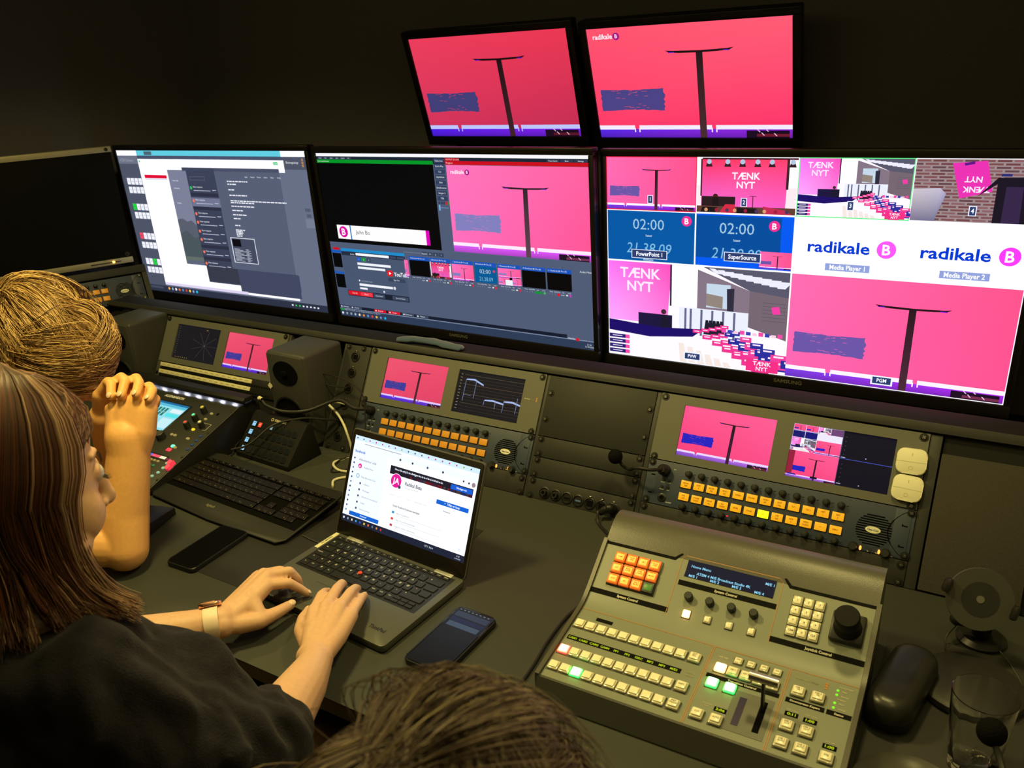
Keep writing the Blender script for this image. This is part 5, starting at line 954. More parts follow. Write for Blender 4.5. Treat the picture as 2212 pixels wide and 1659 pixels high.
g = G(); g.cyl((0, 0, .002), .0105, .0100, .022, M_blk, 20); g.sph((0, 0, .024), .0102, M_blk); g.tube([(0, 0, .024), (-.010, -.006, .026), (-.018, -.014, .024)], [.0095, .008, .006], M_blk, 12); g.obj('plug', r)
mw = r.matrix_world.inverted(); s0 = r.matrix_world @ Vector((-.018, -.014, .024)); g = G(); g.tube([mw @ Vector(q) for q in bez([s0, (-.293, .115, .02), (-.285, .10, .004), (-.250, .07, .004), (-.200, .03, .004), (-.175, -.03, .004), (-.170, -.045, .010)])], .0030, M_cabb, 8); g.obj('cord', r)

def gooseneck(name, pts, ball, br, label, rad=.0032, conn=None):
    r = empty(name, T(*pts[0])); tag(r, label, 'microphone', 'gooseneck microphones'); o = Vector(pts[0]); g = G(); q = [v - o for v in bez(pts, 14)]
    g.tube(q, [rad * (1 + .12 * (k % 2)) for k in range(len(q))], M_cabb, 10); g.obj('gooseneck', r); g = G(); c = Vector(ball) - o; g.sph(c, (br, br, br * 1.05), M_foam, 24); g.obj('foam_ball', r)
    if conn: M = conn; g = G(); g.cyl((0, 0, 0), .0115, .011, .016, M_blk, 24); g.cyl((0, 0, .016), .0105, .006, .008, M_blk, 24); g.obj('connector_collar', r, T(*(-o)) @ M)
    return r
gooseneck('gooseneck_microphone', [R(-.184, .152, .024), R(-.20, .158, .045), R(-.225, .160, .055), (-.243, .155, .108), (-.262, .165, .108), (-.270, .160, .125)], (-.273, .155, .130), .0145, 'gooseneck microphone with foam ball on the lit intercom station', conn=rackM(-.184, .152, .0022))
gm = gooseneck('gooseneck_microphone', [R(-.929, .1525, .024), R(-.950, .156, .045), (-1.00, .155, .13), (-1.06, .11, .11), (-1.12, .09, .105), (-1.165, .082, .115), (-1.185, .085, .125)], (-1.188, .085, .128), .006, 'gooseneck microphone bent left from the amber intercom station across the tall loudspeaker', rad=.0042, conn=rackM(-.929, .1525, .0022))
g = G(); g.cyl((0, 0, 0), .0058, .0052, .010, M_strip, 16, Matrix.Rotation(-1.2, 4, 'Y')); g.obj('pale_tip', gm, T(*(-Vector(R(-.929, .1525, .024)))) @ T(-1.186, .085, .128))
gooseneck('gooseneck_microphone', [(.4385, -.47, .0015), (.4385, -.43, .03), (.432, -.37, .065), (.418, -.32, .085), (.405, -.297, .102)], (.402, -.290, .108), .0165, 'gooseneck microphone with black foam ball in front of the drinking glass', rad=.0036)

# hard case, round pad, dish, glass
r = empty('glasses_case', T(.296, -.152, .0012) @ Matrix.Rotation(-.16, 4, 'Z')); tag(r, 'black rounded hard case lying between the switcher and the drinking glass', 'case')
def caseshell(z0, z1, top):
    g = G(); pts = rrect(.064, .168, .028, 10); rings = 9; vs = []
    for k in range(rings + 1):
        t = k / rings; a = t * PI / 2; s = math.cos(a) ** .55 if top else 1 - .12 * (t); z = z0 + (z1 - z0) * (math.sin(a) if top else t)
        vs.append([g.bm.verts.new((x * (s * .75 + .25 if top else s) * (1 if not top else (.30 + .70 * s) / (.25 + .75 * s)), y * (.62 + .38 * s if top else s), z)) for x, y in pts])
    i = g.mi(M_case)
    for a, b in zip(vs, vs[1:]):
        for j in range(len(pts)): g.bm.faces.new((a[j], a[(j + 1) % len(pts)], b[(j + 1) % len(pts)], b[j]))
    g.bm.faces.new(vs[-1]); g.bm.faces.new(vs[0]); return g
caseshell(.022, .052, True).obj('lid', r, ang=50)
g = caseshell(.021, 0, False); g.obj('base_shell', r, ang=50)
r = empty('round_pad', T(.378, -.085, .0012)); tag(r, 'flat round black pad on the desk behind the drinking glass', 'pad'); g = G(); g.lathe([(0, 0), (.066, 0), (.070, .004), (.069, .012), (.062, .016), (0, .017)], mat('pad_black', (.016, .016, .015), .5), n=48); g.obj('disc', r)
r = empty('dish', T(.330, -.336, .0)); tag(r, 'dark round dish at the bottom edge near the switcher', 'dish'); g = G(); g.lathe([(0, .001), (.034, .001), (.060, .012), (.066, .017), (.067, .016), (.060, .009), (.034, .0), (0, .0)], mat('dish_dark', (.05, .05, .042), .3, spec=.6), n=56); g.obj('bowl', r)
r = empty('phone_mount', T(.384, .045, 0)); tag(r, 'black clamp stand holding a grey disc upright in front of the felt side panel', 'stand')
g = G(); g.lathe([(0, 0), (.034, 0), (.035, .006), (.028, .012), (.0, .014)], M_blk, n=36); g.obj('foot', r)
g = G(); g.tube([(0, 0, .010), (-.003, -.006, .035), (-.006, -.018, .060)], [.014, .012, .010], M_blk, 14); g.cyl((-.034, -.022, .042), .009, .009, .045, M_blk, 18, Matrix.Rotation(PI / 2, 4, 'Y')); g.sph((-.036, -.022, .042), (.010, .010, .010), M_blk); g.obj('arm', r)
DM = T(-.012, -.047, .102) @ Matrix.Rotation(.35, 4, 'Z') @ Matrix.Rotation(1.12, 4, 'X')
g = G(); g.cyl((0, 0, -.012), .040, .046, .010, M_blk, 40); g.cyl((0, 0, -.002), .046, .0455, .003, M_disc, 40); d_ = g.obj('disc', r, DM)
g = G(); g.cyl((0, 0, .001), .0255, .0255, .0006, mat('disc_centre', (.022, .023, .022), .45), 36); g.cyl((0, 0, .0016), .0055, .0055, .0006, mat('disc_eye', (.14, .14, .12), .4), 20); g.obj('centre_plate', d_)
for a in (2.75, -.35): g = G(); g.box((.0475 * math.cos(a), .0475 * math.sin(a), 0), (.009, .022, .020), M_blk, .004, X=Matrix.Rotation(a, 4, 'Z')); g.obj('jaw', d_)
cable('cable', [(.349, .025, .03), (.338, .01, .012), (.342, -.01, .003), (.352, -.022, .003)], .0012, M_cabb, 'thin cable from the clamp stand down to the round pad', grp='loose cables')
cable('cable', [(.405, .03, .006), (.425, .0, .003), (.443, -.05, .003), (.446, -.11, .003)], .0010, M_disc, 'thin pale cable behind the drinking glass along the right wall', grp='loose cables')
r = empty('drinking_glass', T(.391, -.238, .0013)); tag(r, 'clear faceted drinking glass standing at the right edge of the desk', 'glass')
g = G(); N = 72; prof_o = [(.0, 0), (.0245, 0), (.0268, .002), (.0275, .01), (.0300, .035), (.0325, .060), (.0338, .068), (.0350, .085), (.0372, .118)]; prof_i = [(.0361, .1185), (.0338, .085), (.0312, .062), (.0285, .035), (.0262, .014), (.0235, .0095), (0, .0085)]
def lobes(rr, z, k): return rr * (1 + (.045 * abs(math.cos(4.5 * 2 * PI * k / N)) - .02) * max(0, min(1, (.064 - z) / .02)) * (1 if z > .001 else .5))
rings = []
for rr, z in prof_o + prof_i:
    if rr < 1e-5: rings.append([g.bm.verts.new((0, 0, z))]); continue
    outer = (rr, z) in prof_o; rings.append([g.bm.verts.new((lobes(rr, z, k) * math.cos(2 * PI * k / N) if outer else rr * math.cos(2 * PI * k / N), lobes(rr, z, k) * math.sin(2 * PI * k / N) if outer else rr * math.sin(2 * PI * k / N), z)) for k in range(N)])
for a, b in zip(rings, rings[1:]):
    for k in range(N):
        vs = []
        for v in (a[k % len(a)], a[(k + 1) % N % len(a)], b[(k + 1) % N % len(b)], b[k % len(b)]):
            if v not in vs: vs.append(v)
        g.bm.faces.new(vs)
g.mi(M_glass); g.obj('tumbler', r, ang=60)
r = empty('desk_box', T(-1.150, -.320, 0) @ Matrix.Rotation(.3, 4, 'Z')); tag(r, 'small black wedge-shaped box on the desk behind the bent elbow', 'box'); g = G(); g.prism([(-.05, 0), (.05, 0), (.05, .016), (-.05, .028)], -.05, .045, M_blk, XZ, .003); g.obj('shell', r)
# ================================================================== people
def blob(name, parts, voxel, sm, m, parent, disp=None, keep=None):
    """one continuous skin grown round tapered limbs: parts are ('c', [(p, r), ...]) chains or ('e', centre, radii, rotation)"""
    bm = bmesh.new()
    for q in parts:
        if q[0] == 'c':
            pts = [(Vector(p), r_) for p, r_ in q[1]]
            for p, r_ in pts: bmesh.ops.create_icosphere(bm, subdivisions=2 if r_ < .02 else 3, radius=r_, matrix=Matrix.Translation(p))
            for (a, ra), (b, rb_) in zip(pts, pts[1:]):
                d = b - a
                if d.length < 1e-4: continue
                bmesh.ops.create_cone(bm, cap_ends=True, segments=20, radius1=ra, radius2=rb_, depth=d.length, matrix=Matrix.Translation((a + b) / 2) @ d.to_track_quat('Z', 'Y').to_matrix().to_4x4())
        else:
            bmesh.ops.create_icosphere(bm, subdivisions=4, radius=1, matrix=Matrix.Translation(q[1]) @ (q[3] if len(q) > 3 else Matrix()) @ Matrix.Diagonal((*q[2], 1)))
    me = bpy.data.meshes.new(name); bm.to_mesh(me); bm.free(); o = bpy.data.objects.new(name, me); COL.objects.link(o)
    r_ = o.modifiers.new('r', 'REMESH'); r_.mode = 'VOXEL'; r_.voxel_size = voxel
    if sm: s_ = o.modifiers.new('s', 'SMOOTH'); s_.factor = .5; s_.iterations = sm
    dg = bpy.context.evaluated_depsgraph_get(); dg.update(); m2 = bpy.data.meshes.new_from_object(o.evaluated_get(dg)); bpy.data.objects.remove(o); bpy.data.meshes.remove(me)
    if keep:
        bm = bmesh.new(); bm.from_mesh(m2); bmesh.ops.delete(bm, geom=[v for v in bm.verts if not keep(v.co)], context='VERTS'); bm.to_mesh(m2); bm.free()
    if disp:
        ns = [v.normal.copy() for v in m2.vertices]
        for v, n in zip(m2.vertices, ns): v.co += n * disp(v.co)
    m2.name = name; m2.materials.clear(); m2.materials.append(m); m2.polygons.foreach_set('use_smooth', [True] * len(m2.polygons)); m2.update()
    ob = bpy.data.objects.new(name, m2); COL.objects.link(ob)
    if parent: ob.parent = parent; ob.matrix_parent_inverse = parent.matrix_world.inverted()
    return ob
class Strands:
    def __init__(s): s.V = []; s.F = []; s.M = []
    def add(s, pts, r0, r1, mi):
        n = len(s.V); k = len(pts); prev = None
        for i, p in enumerate(pts):
            d = (pts[min(i + 1, k - 1)] - pts[max(i - 1, 0)]); d = d.normalized() if d.length > 1e-6 else Vector((0, 0, -1))
            a = d.cross(Vector((.3, .9, .2))); a.normalize(); b = d.cross(a); rr = r0 + (r1 - r0) * (i / (k - 1)) ** 1.5
            for j in range(3): c = 2.0944 * j; q = p + (a * math.cos(c) + b * math.sin(c)) * rr; s.V.append((q.x, q.y, q.z))
            if i:
                for j in range(3): u0 = n + (i - 1) * 3; s.F.append((u0 + j, u0 + (j + 1) % 3, u0 + 3 + (j + 1) % 3, u0 + 3 + j)); s.M.append(mi)
    def obj(s, name, mats, parent):
        me = bpy.data.meshes.new(name); me.from_pydata(s.V, [], s.F)
        for m in mats: me.materials.append(m)
        me.polygons.foreach_set('material_index', s.M); me.polygons.foreach_set('use_smooth', [True] * len(s.F)); me.update()
        ob = bpy.data.objects.new(name, me); COL.objects.link(ob); ob.parent = parent; ob.matrix_parent_inverse = parent.matrix_world.inverted(); return ob
def headframe(c, f, up=(0, 0, 1)):
    f = Vector(f).normalized(); s = f.cross(Vector(up)).normalized(); u_ = s.cross(f); m = Matrix((s, f, u_)).transposed().to_4x4(); m.translation = Vector(c); return m  # x right, y front, z up
def head_parts(H, k=1.0):
    R3 = H.to_quaternion().to_matrix().to_4x4(); k *= H.to_scale().x
    H = H.copy(); H = Matrix.Translation(H.translation) @ R3
    def P_(x, y, z): return H @ Vector((x * k, y * k, z * k))
    E_ = lambda x, y, z, a, b, c: ('e', P_(x, y, z), (a * k, b * k, c * k), R3)
    p = [E_(0, -.012, .035, .074, .092, .085), E_(0, .030, -.010, .062, .062, .080), E_(0, .045, -.062, .040, .038, .038), E_(0, .070, -.092, .017, .014, .015)]
    p += [('c', [(P_(.052, .0, -.060), .016 * k), (P_(.020, .060, -.088), .014 * k), (P_(-.020, .060, -.088), .014 * k), (P_(-.052, .0, -.060), .016 * k)])]
    p += [('c', [(P_(0, .088, .012), .008 * k), (P_(0, .104, -.018), .009 * k), (P_(0, .109, -.030), .0115 * k)]), E_(.011, .098, -.034, .008, .009, .007), E_(-.011, .098, -.034, .008, .009, .007)]
    for s_ in (1, -1): p += [('c', [(P_(.012 * s_, .084, .028), .0050 * k), (P_(.042 * s_, .066, .030), .0045 * k)]), E_(.031 * s_, .072, .010, .015, .012, .012), E_(.036 * s_, .056, -.034, .033, .031, .036), E_(.040 * s_, .038, -.064, .034, .035, .036), E_(.074 * s_, -.005, -.005, .007, .018, .030)]
    p += [('c', [(P_(-.018, .084, -.060), .006 * k), (P_(0, .092, -.058), .0075 * k), (P_(.018, .084, -.060), .006 * k)]), ('c', [(P_(-.015, .083, -.069), .006 * k), (P_(0, .090, -.070), .008 * k), (P_(.015, .083, -.069), .006 * k)])]
    return p
def skin(n, col): return mat(n, col, .48, spec=.4, bump=.35, bscale=900, var=.10, vscale=160, dist=.0004)
S1 = skin('fair_skin', (.62, .375, .24)); S2 = skin('tan_skin', (.80, .42, .15)); S3 = skin('pale_skin', (.6, .4, .26))
NAIL = mat('fingernail', (.74, .52, .38), .25, spec=.5, coat=.4)
def finger(js, r0, r1): n = len(js); return ('c', [(p, r0 + (r1 - r0) * i / (n - 1)) for i, p in enumerate(js)])
def rnd_unit(rg): return Vector((rg.gauss(0, 1), rg.gauss(0, 1), rg.gauss(0, 1)))

# ---------------- person typing on the laptop
p1 = empty('person', T(-.68, -.95, -.29)); tag(p1, 'seated person with long light brown hair and dark sweater typing on the laptop', 'person')
RH = {'wr': (-.4586, -.5213, .0520), 'wl': (-.4820, -.5200, .0480), 'i': [(-.5445, -.4366, .0580), (-.5600, -.4020, .0600), (-.5790, -.3770, .0440), (-.5950, -.3540, .0260)], 'm': [(-.5290, -.4240, .0630), (-.5494, -.3756, .0600), (-.5700, -.3430, .0440), (-.5846, -.3240, .0262)], 'r': [(-.5080, -.4163, .0610), (-.5258, -.3691, .0560), (-.5420, -.3400, .0410), (-.5531, -.3230, .0262)], 'p': [(-.4890, -.4120, .0510), (-.5042, -.3760, .0460), (-.5190, -.3500, .0360), (-.5299, -.3320, .0245)], 't': [(-.4990, -.4980, .0430), (-.5440, -.4700, .0400), (-.5700, -.4400, .0340), (-.5850, -.4130, .0270)]}
LH = {'wr': (-.6700, -.5240, .0420), 'wl': (-.6860, -.5080, .0480), 'i': [(-.6636, -.4249, .0620), (-.6430, -.3960, .0550), (-.6340, -.3830, .0390), (-.6259, -.3740, .0255)], 'm': [(-.6760, -.4085, .0680), (-.6560, -.3790, .0650), (-.6500, -.3690, .0440), (-.6530, -.3640, .0262)], 'r': [(-.6930, -.4050, .0630), (-.6790, -.3780, .0590), (-.6720, -.3690, .0400), (-.6740, -.3680, .0250)], 'p': [(-.7090, -.4040, .0530), (-.7000, -.3820, .0480), (-.6950, -.3750, .0330), (-.6960, -.3740, .0240)], 't': [(-.6570, -.5060, .0360), (-.6340, -.4800, .0340), (-.6280, -.4450, .0300), (-.6280, -.4130, .0255)]}
def hand(Hd, k=1.0):
    w0, w1 = Vector(Hd['wr']), Vector(Hd['wl']); out = [('c', [(w0, .021 * k), (w1, .020 * k)])]
    for i, f in enumerate('imrp'):
        a = w1.lerp(w0, (.15, .4, .65, .95)[i] if Hd is RH else (.85, .6, .35, .1)[i]) if True else w0; mc = Vector(Hd[f][0]); mid = a.lerp(mc, .55)
        out.append(('c', [(a, .0175 * k), (mid + Vector((0, 0, -.003)), .0165 * k), (mc, .0125 * k)])); out.append(finger([Vector(q) for q in Hd[f]], .0102 * k if f != 'p' else .0092 * k, .0072 * k if f != 'p' else .0066 * k))
    for f, g2 in (('i', 'm'), ('m', 'r'), ('r', 'p')):
        a = (Vector(Hd[f][0]) + Vector(Hd[g2][0])) / 2; out.append(('c', [((w0 + w1) / 2, .018 * k), (a + Vector((0, -.012, -.006)), .013 * k)]))
    out.append(('c', [(w0.lerp(w1, .5), .019 * k), (Vector(Hd['t'][0]), .0165 * k), (Vector(Hd['t'][1]), .0142 * k), (Vector(Hd['t'][2]), .0112 * k), (Vector(Hd['t'][3]), .0088 * k)]))
    a = Vector(Hd['t'][1]); b = Vector(Hd['i'][0]); out.append(('c', [(a.lerp(b, .15), .012 * k), ((w0 + w1) / 2 + (b - (w0 + w1) / 2) * .6, .016 * k)]))
    return out
H1 = headframe((-.572, -.824, .476), (.13, .96, -.30)) @ Matrix.Scale(1.05, 4)
HC1 = H1.translation
torso = [('e', (-.615, -.885, .22), (.165, .105, .12), Matrix.Rotation(.25, 4, 'Z')), ('e', (-.635, -.92, .04), (.150, .105, .17)), ('e', (-.66, -.96, -.17), (.175, .13, .13)),
         ('c', [((-.770, -.830, .265), .050), ((-.62, -.88, .275), .060), ((-.475, -.875, .275), .050)]), ('c', [((-.600, -.865, .30), .058), ((-.580, -.845, .38), .052), ((-.560, -.815, .44), .050)])]
armR = [('c', [((-.465, -.865, .265), .052), ((-.420, -.810, .170), .050), ((-.375, -.745, .085), .043)]), ('c', [((-.375, -.745, .085), .043), ((-.395, -.660, .080), .0415), ((-.425, -.590, .068), .034), ((-.452, -.540, .056), .0265), ((-.4700, -.5206, .050), .0245)])]
armL = [('c', [((-.780, -.820, .255), .052), ((-.825, -.760, .150), .048), ((-.815, -.680, .050), .040)]), ('c', [((-.815, -.680, .050), .040), ((-.768, -.620, .046), .037), ((-.720, -.568, .045), .031), ((-.690, -.532, .045), .0255), ((-.678, -.516, .045), .0240)])]
legs = [('c', [((-.72, -.93, -.20), .085), ((-.70, -.66, -.125), .072), ((-.69, -.56, -.125), .062), ((-.70, -.50, -.45), .050), ((-.70, -.52, -.64), .038), ((-.70, -.42, -.70), .035)]), ('c', [((-.58, -.95, -.20), .085), ((-.545, -.70, -.155), .078), ((-.525, -.52, -.18), .064), ((-.53, -.50, -.45), .050), ((-.53, -.52, -.64), .038), ((-.53, -.42, -.70), .035)])]
blob('body', torso + armR + armL + legs + head_parts(H1) + hand(RH) + hand(LH, .98), .0026, 3, S1, p1)
knit = mat('dark_knit', (.016, .015, .021), .95, spec=.1, bump=.9, bscale=420, var=.35, vscale=120, sheen=.06, dist=.0012)
def folds(a, s): return lambda co: a * (noise.noise(co * s) + .6 * noise.noise(Vector((co.x * s * 2.2, co.y * s * 2.2, co.z * s * .9)) + Vector((5, 3, 1))))
sw_parts = [('e', (-.615, -.880, .22), (.190, .135, .135), Matrix.Rotation(.25, 4, 'Z')), ('e', (-.635, -.905, .04), (.185, .145, .19)), ('e', (-.66, -.95, -.14), (.200, .155, .13)), ('c', [((-.775, -.830, .265), .072), ((-.62, -.875, .290), .066), ((-.470, -.870, .270), .074)]), ('c', [((-.600, -.865, .31), .068), ((-.590, -.855, .345), .062)]),
            ('c', [((-.465, -.865, .265), .074), ((-.418, -.805, .170), .075), ((-.376, -.745, .090), .068), ((-.386, -.712, .084), .063), ((-.391, -.695, .082), .060)]), ('c', [((-.388, -.705, .083), .064), ((-.394, -.686, .082), .057)]), ('c', [((-.780, -.820, .255), .072), ((-.825, -.760, .150), .070), ((-.815, -.695, .060), .060), ((-.785, -.648, .050), .056)]), ('c', [((-.56, -.80, .10), .085), ((-.62, -.79, .14), .085)]), ('c', [((-.49, -.82, .24), .072), ((-.462, -.755, .190), .060), ((-.415, -.742, .130), .064)])]
def ring(c, d, R_, r_, sq=1.0, n=14):
    d = Vector(d).normalized(); a = d.cross(Vector((0, 0, 1))).normalized(); b = a.cross(d)
    return ('c', [(Vector(c) + (a * math.cos(2 * PI * k / n) + b * math.sin(2 * PI * k / n) * sq) * R_ + d * .006 * math.sin(3 * 2 * PI * k / n), r_ * (1 + .2 * math.sin(5 * k))) for k in range(n + 1)])
for c_, R__, r__ in (((-.394, -.690, .082), .050, .0135), ((-.387, -.722, .085), .060, .015), ((-.378, -.762, .098), .064, .017), ((-.405, -.800, .150), .068, .018)): sw_parts.append(ring(c_, (-.29, .95, -.16), R__, r__))
for c_, R__, r__ in (((-.788, -.655, .050), .050, .013), ((-.808, -.690, .060), .056, .015)): sw_parts.append(ring(c_, (.5, .85, -.1), R__, r__))
blob('sweater', sw_parts, .0045, 3, knit, p1, folds(.017, 15))
tr = mat('brown_trousers', (.16, .095, .035), .9, bump=.5, bscale=500)
blob('trousers', [('c', [((-.72, -.93, -.20), .098), ((-.70, -.66, -.125), .084), ((-.69, -.56, -.125), .074), ((-.70, -.50, -.45), .062), ((-.70, -.52, -.62), .055)]), ('c', [((-.58, -.95, -.20), .098), ((-.545, -.70, -.155), .090), ((-.525, -.52, -.18), .077), ((-.53, -.50, -.45), .062), ((-.53, -.52, -.62), .055)]), ('e', (-.66, -.96, -.19), (.185, .14, .10))], .007, 4, tr, p1, folds(.006, 10))
for x in (-.70, -.53): g = G(); g.prism(rrect(.085, .25, .035, 6), 0, .06, M_blk, r=.015, seg=3); o = g.obj('shoe', p1, T(x + .68, -.43 + .95, ZF + .29 + .001))
# chair
r = empty('desk_chair', T(-.68, -.98, ZF)); tag(r, 'dark desk chair under the person in the dark sweater', 'chair')
g = G(); g.prism(rrect(.46, .44, .09, 6), .355, .425, M_blkm, r=.02, seg=3); g.obj('seat', r); g = G(); g.cyl((0, 0, .06), .026, .026, .296, M_blk); g.obj('column', r)
for k in range(5): g = G(); a = k * 2 * PI / 5; g.tube([(0, 0, .075), (.26 * math.cos(a), .26 * math.sin(a), .055)], .016, M_blk, 8); g.sph((.26 * math.cos(a), .26 * math.sin(a), .027), .027, M_blk, 14); g.obj('caster_leg', r)
# eyes and lashes (the near eye shows beside the nose)
for s_ in (1, -1): g = G(); g.sph((0, 0, 0), .0115, mat('eye_white', (.6, .55, .5), .2), 16); g.sph((0, .0095, 0), (.0052, .0028, .0052), mat('iris', (.05, .06, .07), .2), 12); o = g.obj('eye', None, H1 @ T(.031 * s_, .0765, .0085)); o.parent = p1; o.matrix_parent_inverse = p1.matrix_world.inverted()
for s_ in (1, -1):
    S_ = Strands()
    for k in range(16): a = (k / 15 - .5) * .026; S_.add([H1 @ Vector((.031 * s_ + a, .0870 - abs(a) * .45, .0065)), H1 @ Vector((.031 * s_ + a * 1.15, .0925 - abs(a) * .45, .0045)), H1 @ Vector((.031 * s_ + a * 1.3, .0960 - abs(a) * .45, .0070))], .0005, .0001, 0)
    S_.obj('eyelashes', [mat('lash', (.03, .018, .01), .6)], p1); S_ = Strands()
    for k in range(26): a = (k / 25 - .5) * .034; S_.add([H1 @ Vector((.032 * s_ + a, .0800 - a * s_ * .30, .029 - a * a * 12)), H1 @ Vector((.032 * s_ + a + .003 * s_, .0802 - a * s_ * .30, .0325 - a * a * 12))], .0006, .0002, 0)
    S_.obj('eyebrow', [MATS['lash']], p1)
# long hair
hb = [mat('hair_brown', (.095, .038, .020), .42, spec=.5), mat('hair_dark', (.050, .022, .012), .45, spec=.5), mat('hair_light', (.40, .25, .16), .40, spec=.5), mat('hair_red', (.15, .048, .024), .42, spec=.5)]
def long_hair(H, name, parent, n, seed, rad=(.083, .100, .096), mats=hb, length=.23, flick=.06, r0=.0011, cover=48, wave=.004, light_front=True, base_r=1.03):
    rg = random.Random(seed); st = Strands(); c = H.translation; yawH = math.atan2((H.to_3x3() @ Vector((0, 1, 0))).y, (H.to_3x3() @ Vector((0, 1, 0))).x) - PI / 2
    def path(phi, off, sd, ln, k=16):
        f = math.radians(phi); pts = []; e1 = 0.05
        for i in range(7):
            el = PI / 2 - (PI / 2 + .25) * (i / 6) ** .9; v = Vector((math.sin(f) * math.cos(el) * rad[0] * (1 + off), math.cos(f) * math.cos(el) * rad[1] * (1 + off) - .012, math.sin(el) * rad[2] * (1 + off) + .022)); v.x *= base_r; pts.append(H @ v)
        last = pts[-1]; dirh = Matrix.Rotation(yawH, 3, 'Z') @ Vector((math.sin(f), math.cos(f), 0)); ax = Vector((dirh.x, dirh.y, 0))
        m = k - 7
        for i in range(1, m + 1):
            t = i / m; sway = -.012 * math.sin(t * PI) + (flick * (t ** 3)) * (1 if abs(phi) < 150 else .3)
            fw = Matrix.Rotation(yawH, 3, 'Z') @ Vector((0, 1, 0)); fwd = .024 * t * t * (1 if 40 < abs(phi) < 110 else .2)
            q = last + ax * sway + fw * fwd + Vector((0, 0, -ln * (t - .16 * t ** 4)))
            q += Vector((noise.noise(Vector((sd, t * 2.2, 0))), noise.noise(Vector((sd, 9, t * 2.2))), 0)) * wave * (1 + 2 * t); pts.append(q)
        return pts
    # solid under-layer
    cols = 60; grid = []
    for j in range(cols + 1):
        phi = cover + (360 - 2 * cover) * j / cols; phi = phi if phi <= 180 else phi - 360; grid.append(path(phi, -.03, 3.3, length * .94))
    bm = bmesh.new(); vv = [[bm.verts.new(p) for p in row] for row in grid]
    for a, b in zip(vv, vv[1:]):
        for i in range(len(a) - 1): bm.faces.new((a[i], b[i], b[i + 1], a[i + 1]))
    bmesh.ops.remove_doubles(bm, verts=bm.verts, dist=.0005); bmesh.ops.recalc_face_normals(bm, faces=bm.faces)
    me = bpy.data.meshes.new('hair_mass'); bm.to_mesh(me); bm.free(); me.materials.append(mats[1]); me.polygons.foreach_set('use_smooth', [True] * len(me.polygons))
    o = bpy.data.objects.new('hair_mass', me); COL.objects.link(o); o.parent = parent; o.matrix_parent_inverse = parent.matrix_world.inverted(); sl = o.modifiers.new('s', 'SOLIDIFY'); sl.thickness = .006
    for _ in range(n):
        clump = int(rg.uniform(0, 70)); base = cover + (360 - 2 * cover) * (clump + .5 + rg.gauss(0, .8)) / 70; base = max(cover - 4, min(364 - cover, base)); phi = base if base <= 180 else base - 360
        off = rg.uniform(-.01, .085) + .007 * math.sin(clump * 2.7); sd = clump * 1.7 + rg.gauss(0, .12); ln = length * (rg.uniform(.86, 1.02) + .04 * math.sin(clump * 1.3))
        mi = rg.choices([0, 1, 2, 3], [5, 3, .5, 2.2])[0]
        if light_front and abs(phi) < cover + 14 and rg.random() < .75: mi = 2
        if light_front and clump in (9, 15, 22) and rg.random() < .45: mi = 2
        st.add(path(phi, off, sd, ln), r0, r0 * .35, mi)
    if light_front:   # fringe swept over the forehead
        for _ in range(900):
            a = rg.uniform(-75, 80); f0 = math.radians(a); pts = []
            for i in range(9):
                t = i / 8; el = PI / 2 - t * (1.05 + .55 * abs(f0)); az = f0 * (.25 + .75 * t) + (.55 * t * t if a > 0 else -.55 * t * t)
                v = Vector((math.sin(az) * math.cos(el) * rad[0] * 1.03, math.cos(az) * math.cos(el) * rad[1] * 1.04 - .010, math.sin(el) * rad[2] * 1.02 + .022)); v += Vector((rg.gauss(0, .0012), rg.gauss(0, .0012), 0)); pts.append(H @ v)
            st.add(pts, r0 * .8, r0 * .3, rg.choices([0, 1, 2, 3], [4, 2, 2, 2])[0])
    st.obj(name, mats, parent)
long_hair(H1, 'hair', p1, 5200, 11, cover=62, length=.19, flick=.020, r0=.0008)
# watch
wc = Vector((-.6865, -.5305, .0450)); wa = Vector((.66, .75, .0)).normalized(); up_ = Vector((-.50, .44, .75)); up_ = (up_ - wa * up_.dot(wa)).normalized(); sd_ = up_.cross(wa)
WM = Matrix((sd_, up_, wa)).transposed().to_4x4(); WM.translation = wc
r = empty('wristwatch', WM); tag(r, 'pale band watch with rose gold case on the left wrist of the typing person', 'watch')
g = G(); g.lathe([(.0262, -.0115), (.0278, -.0118), (.0284, -.009), (.0284, .009), (.0278, .0118), (.0262, .0115)], M_watch, n=48, sx=1.04, sy=.98)
for k in range(5): a = -.10 - .17 * k; g.cyl((.0281 * 1.04 * math.cos(a), .0281 * .98 * math.sin(a), 0), .0013, .0013, .0006, mat('band_hole', (.15, .07, .04), .6), 10, Matrix.Rotation(a, 4, 'Z') @ Matrix.Rotation(PI / 2, 4, 'Y'))
g.obj('band', r)
g = G(); g.prism(rrect(.033, .036, .009, 6), .0, .0085, M_gold, Matrix.Translation((0, .0262, 0)) @ Matrix.Rotation(-PI / 2, 4, 'X'), r=.003, seg=3); cs = g.obj('watch_case', r)
g = G(); g.prism(rrect(.028, .031, .008, 6), .0085, .0092, M_glass_blk, Matrix.Translation((0, .0262, 0)) @ Matrix.Rotation(-PI / 2, 4, 'X')); g.obj('watch_glass', cs)
def nail(par, tip, prev, up, k=1.0):
    tip = Vector(tip); d = (tip - Vector(prev)).normalized(); up = Vector(up); n = (up - d * up.dot(d)).normalized(); s2 = d.cross(n); M = Matrix((s2, d, n)).transposed().to_4x4(); M.translation = tip + n * .0062 * k
    g = G(); g.sph((0, 0, 0), (.0052 * k, .0062 * k, .0021 * k), NAIL, 14); o = g.obj('fingernail', None, M); o.parent = par; o.matrix_parent_inverse = par.matrix_world.inverted()
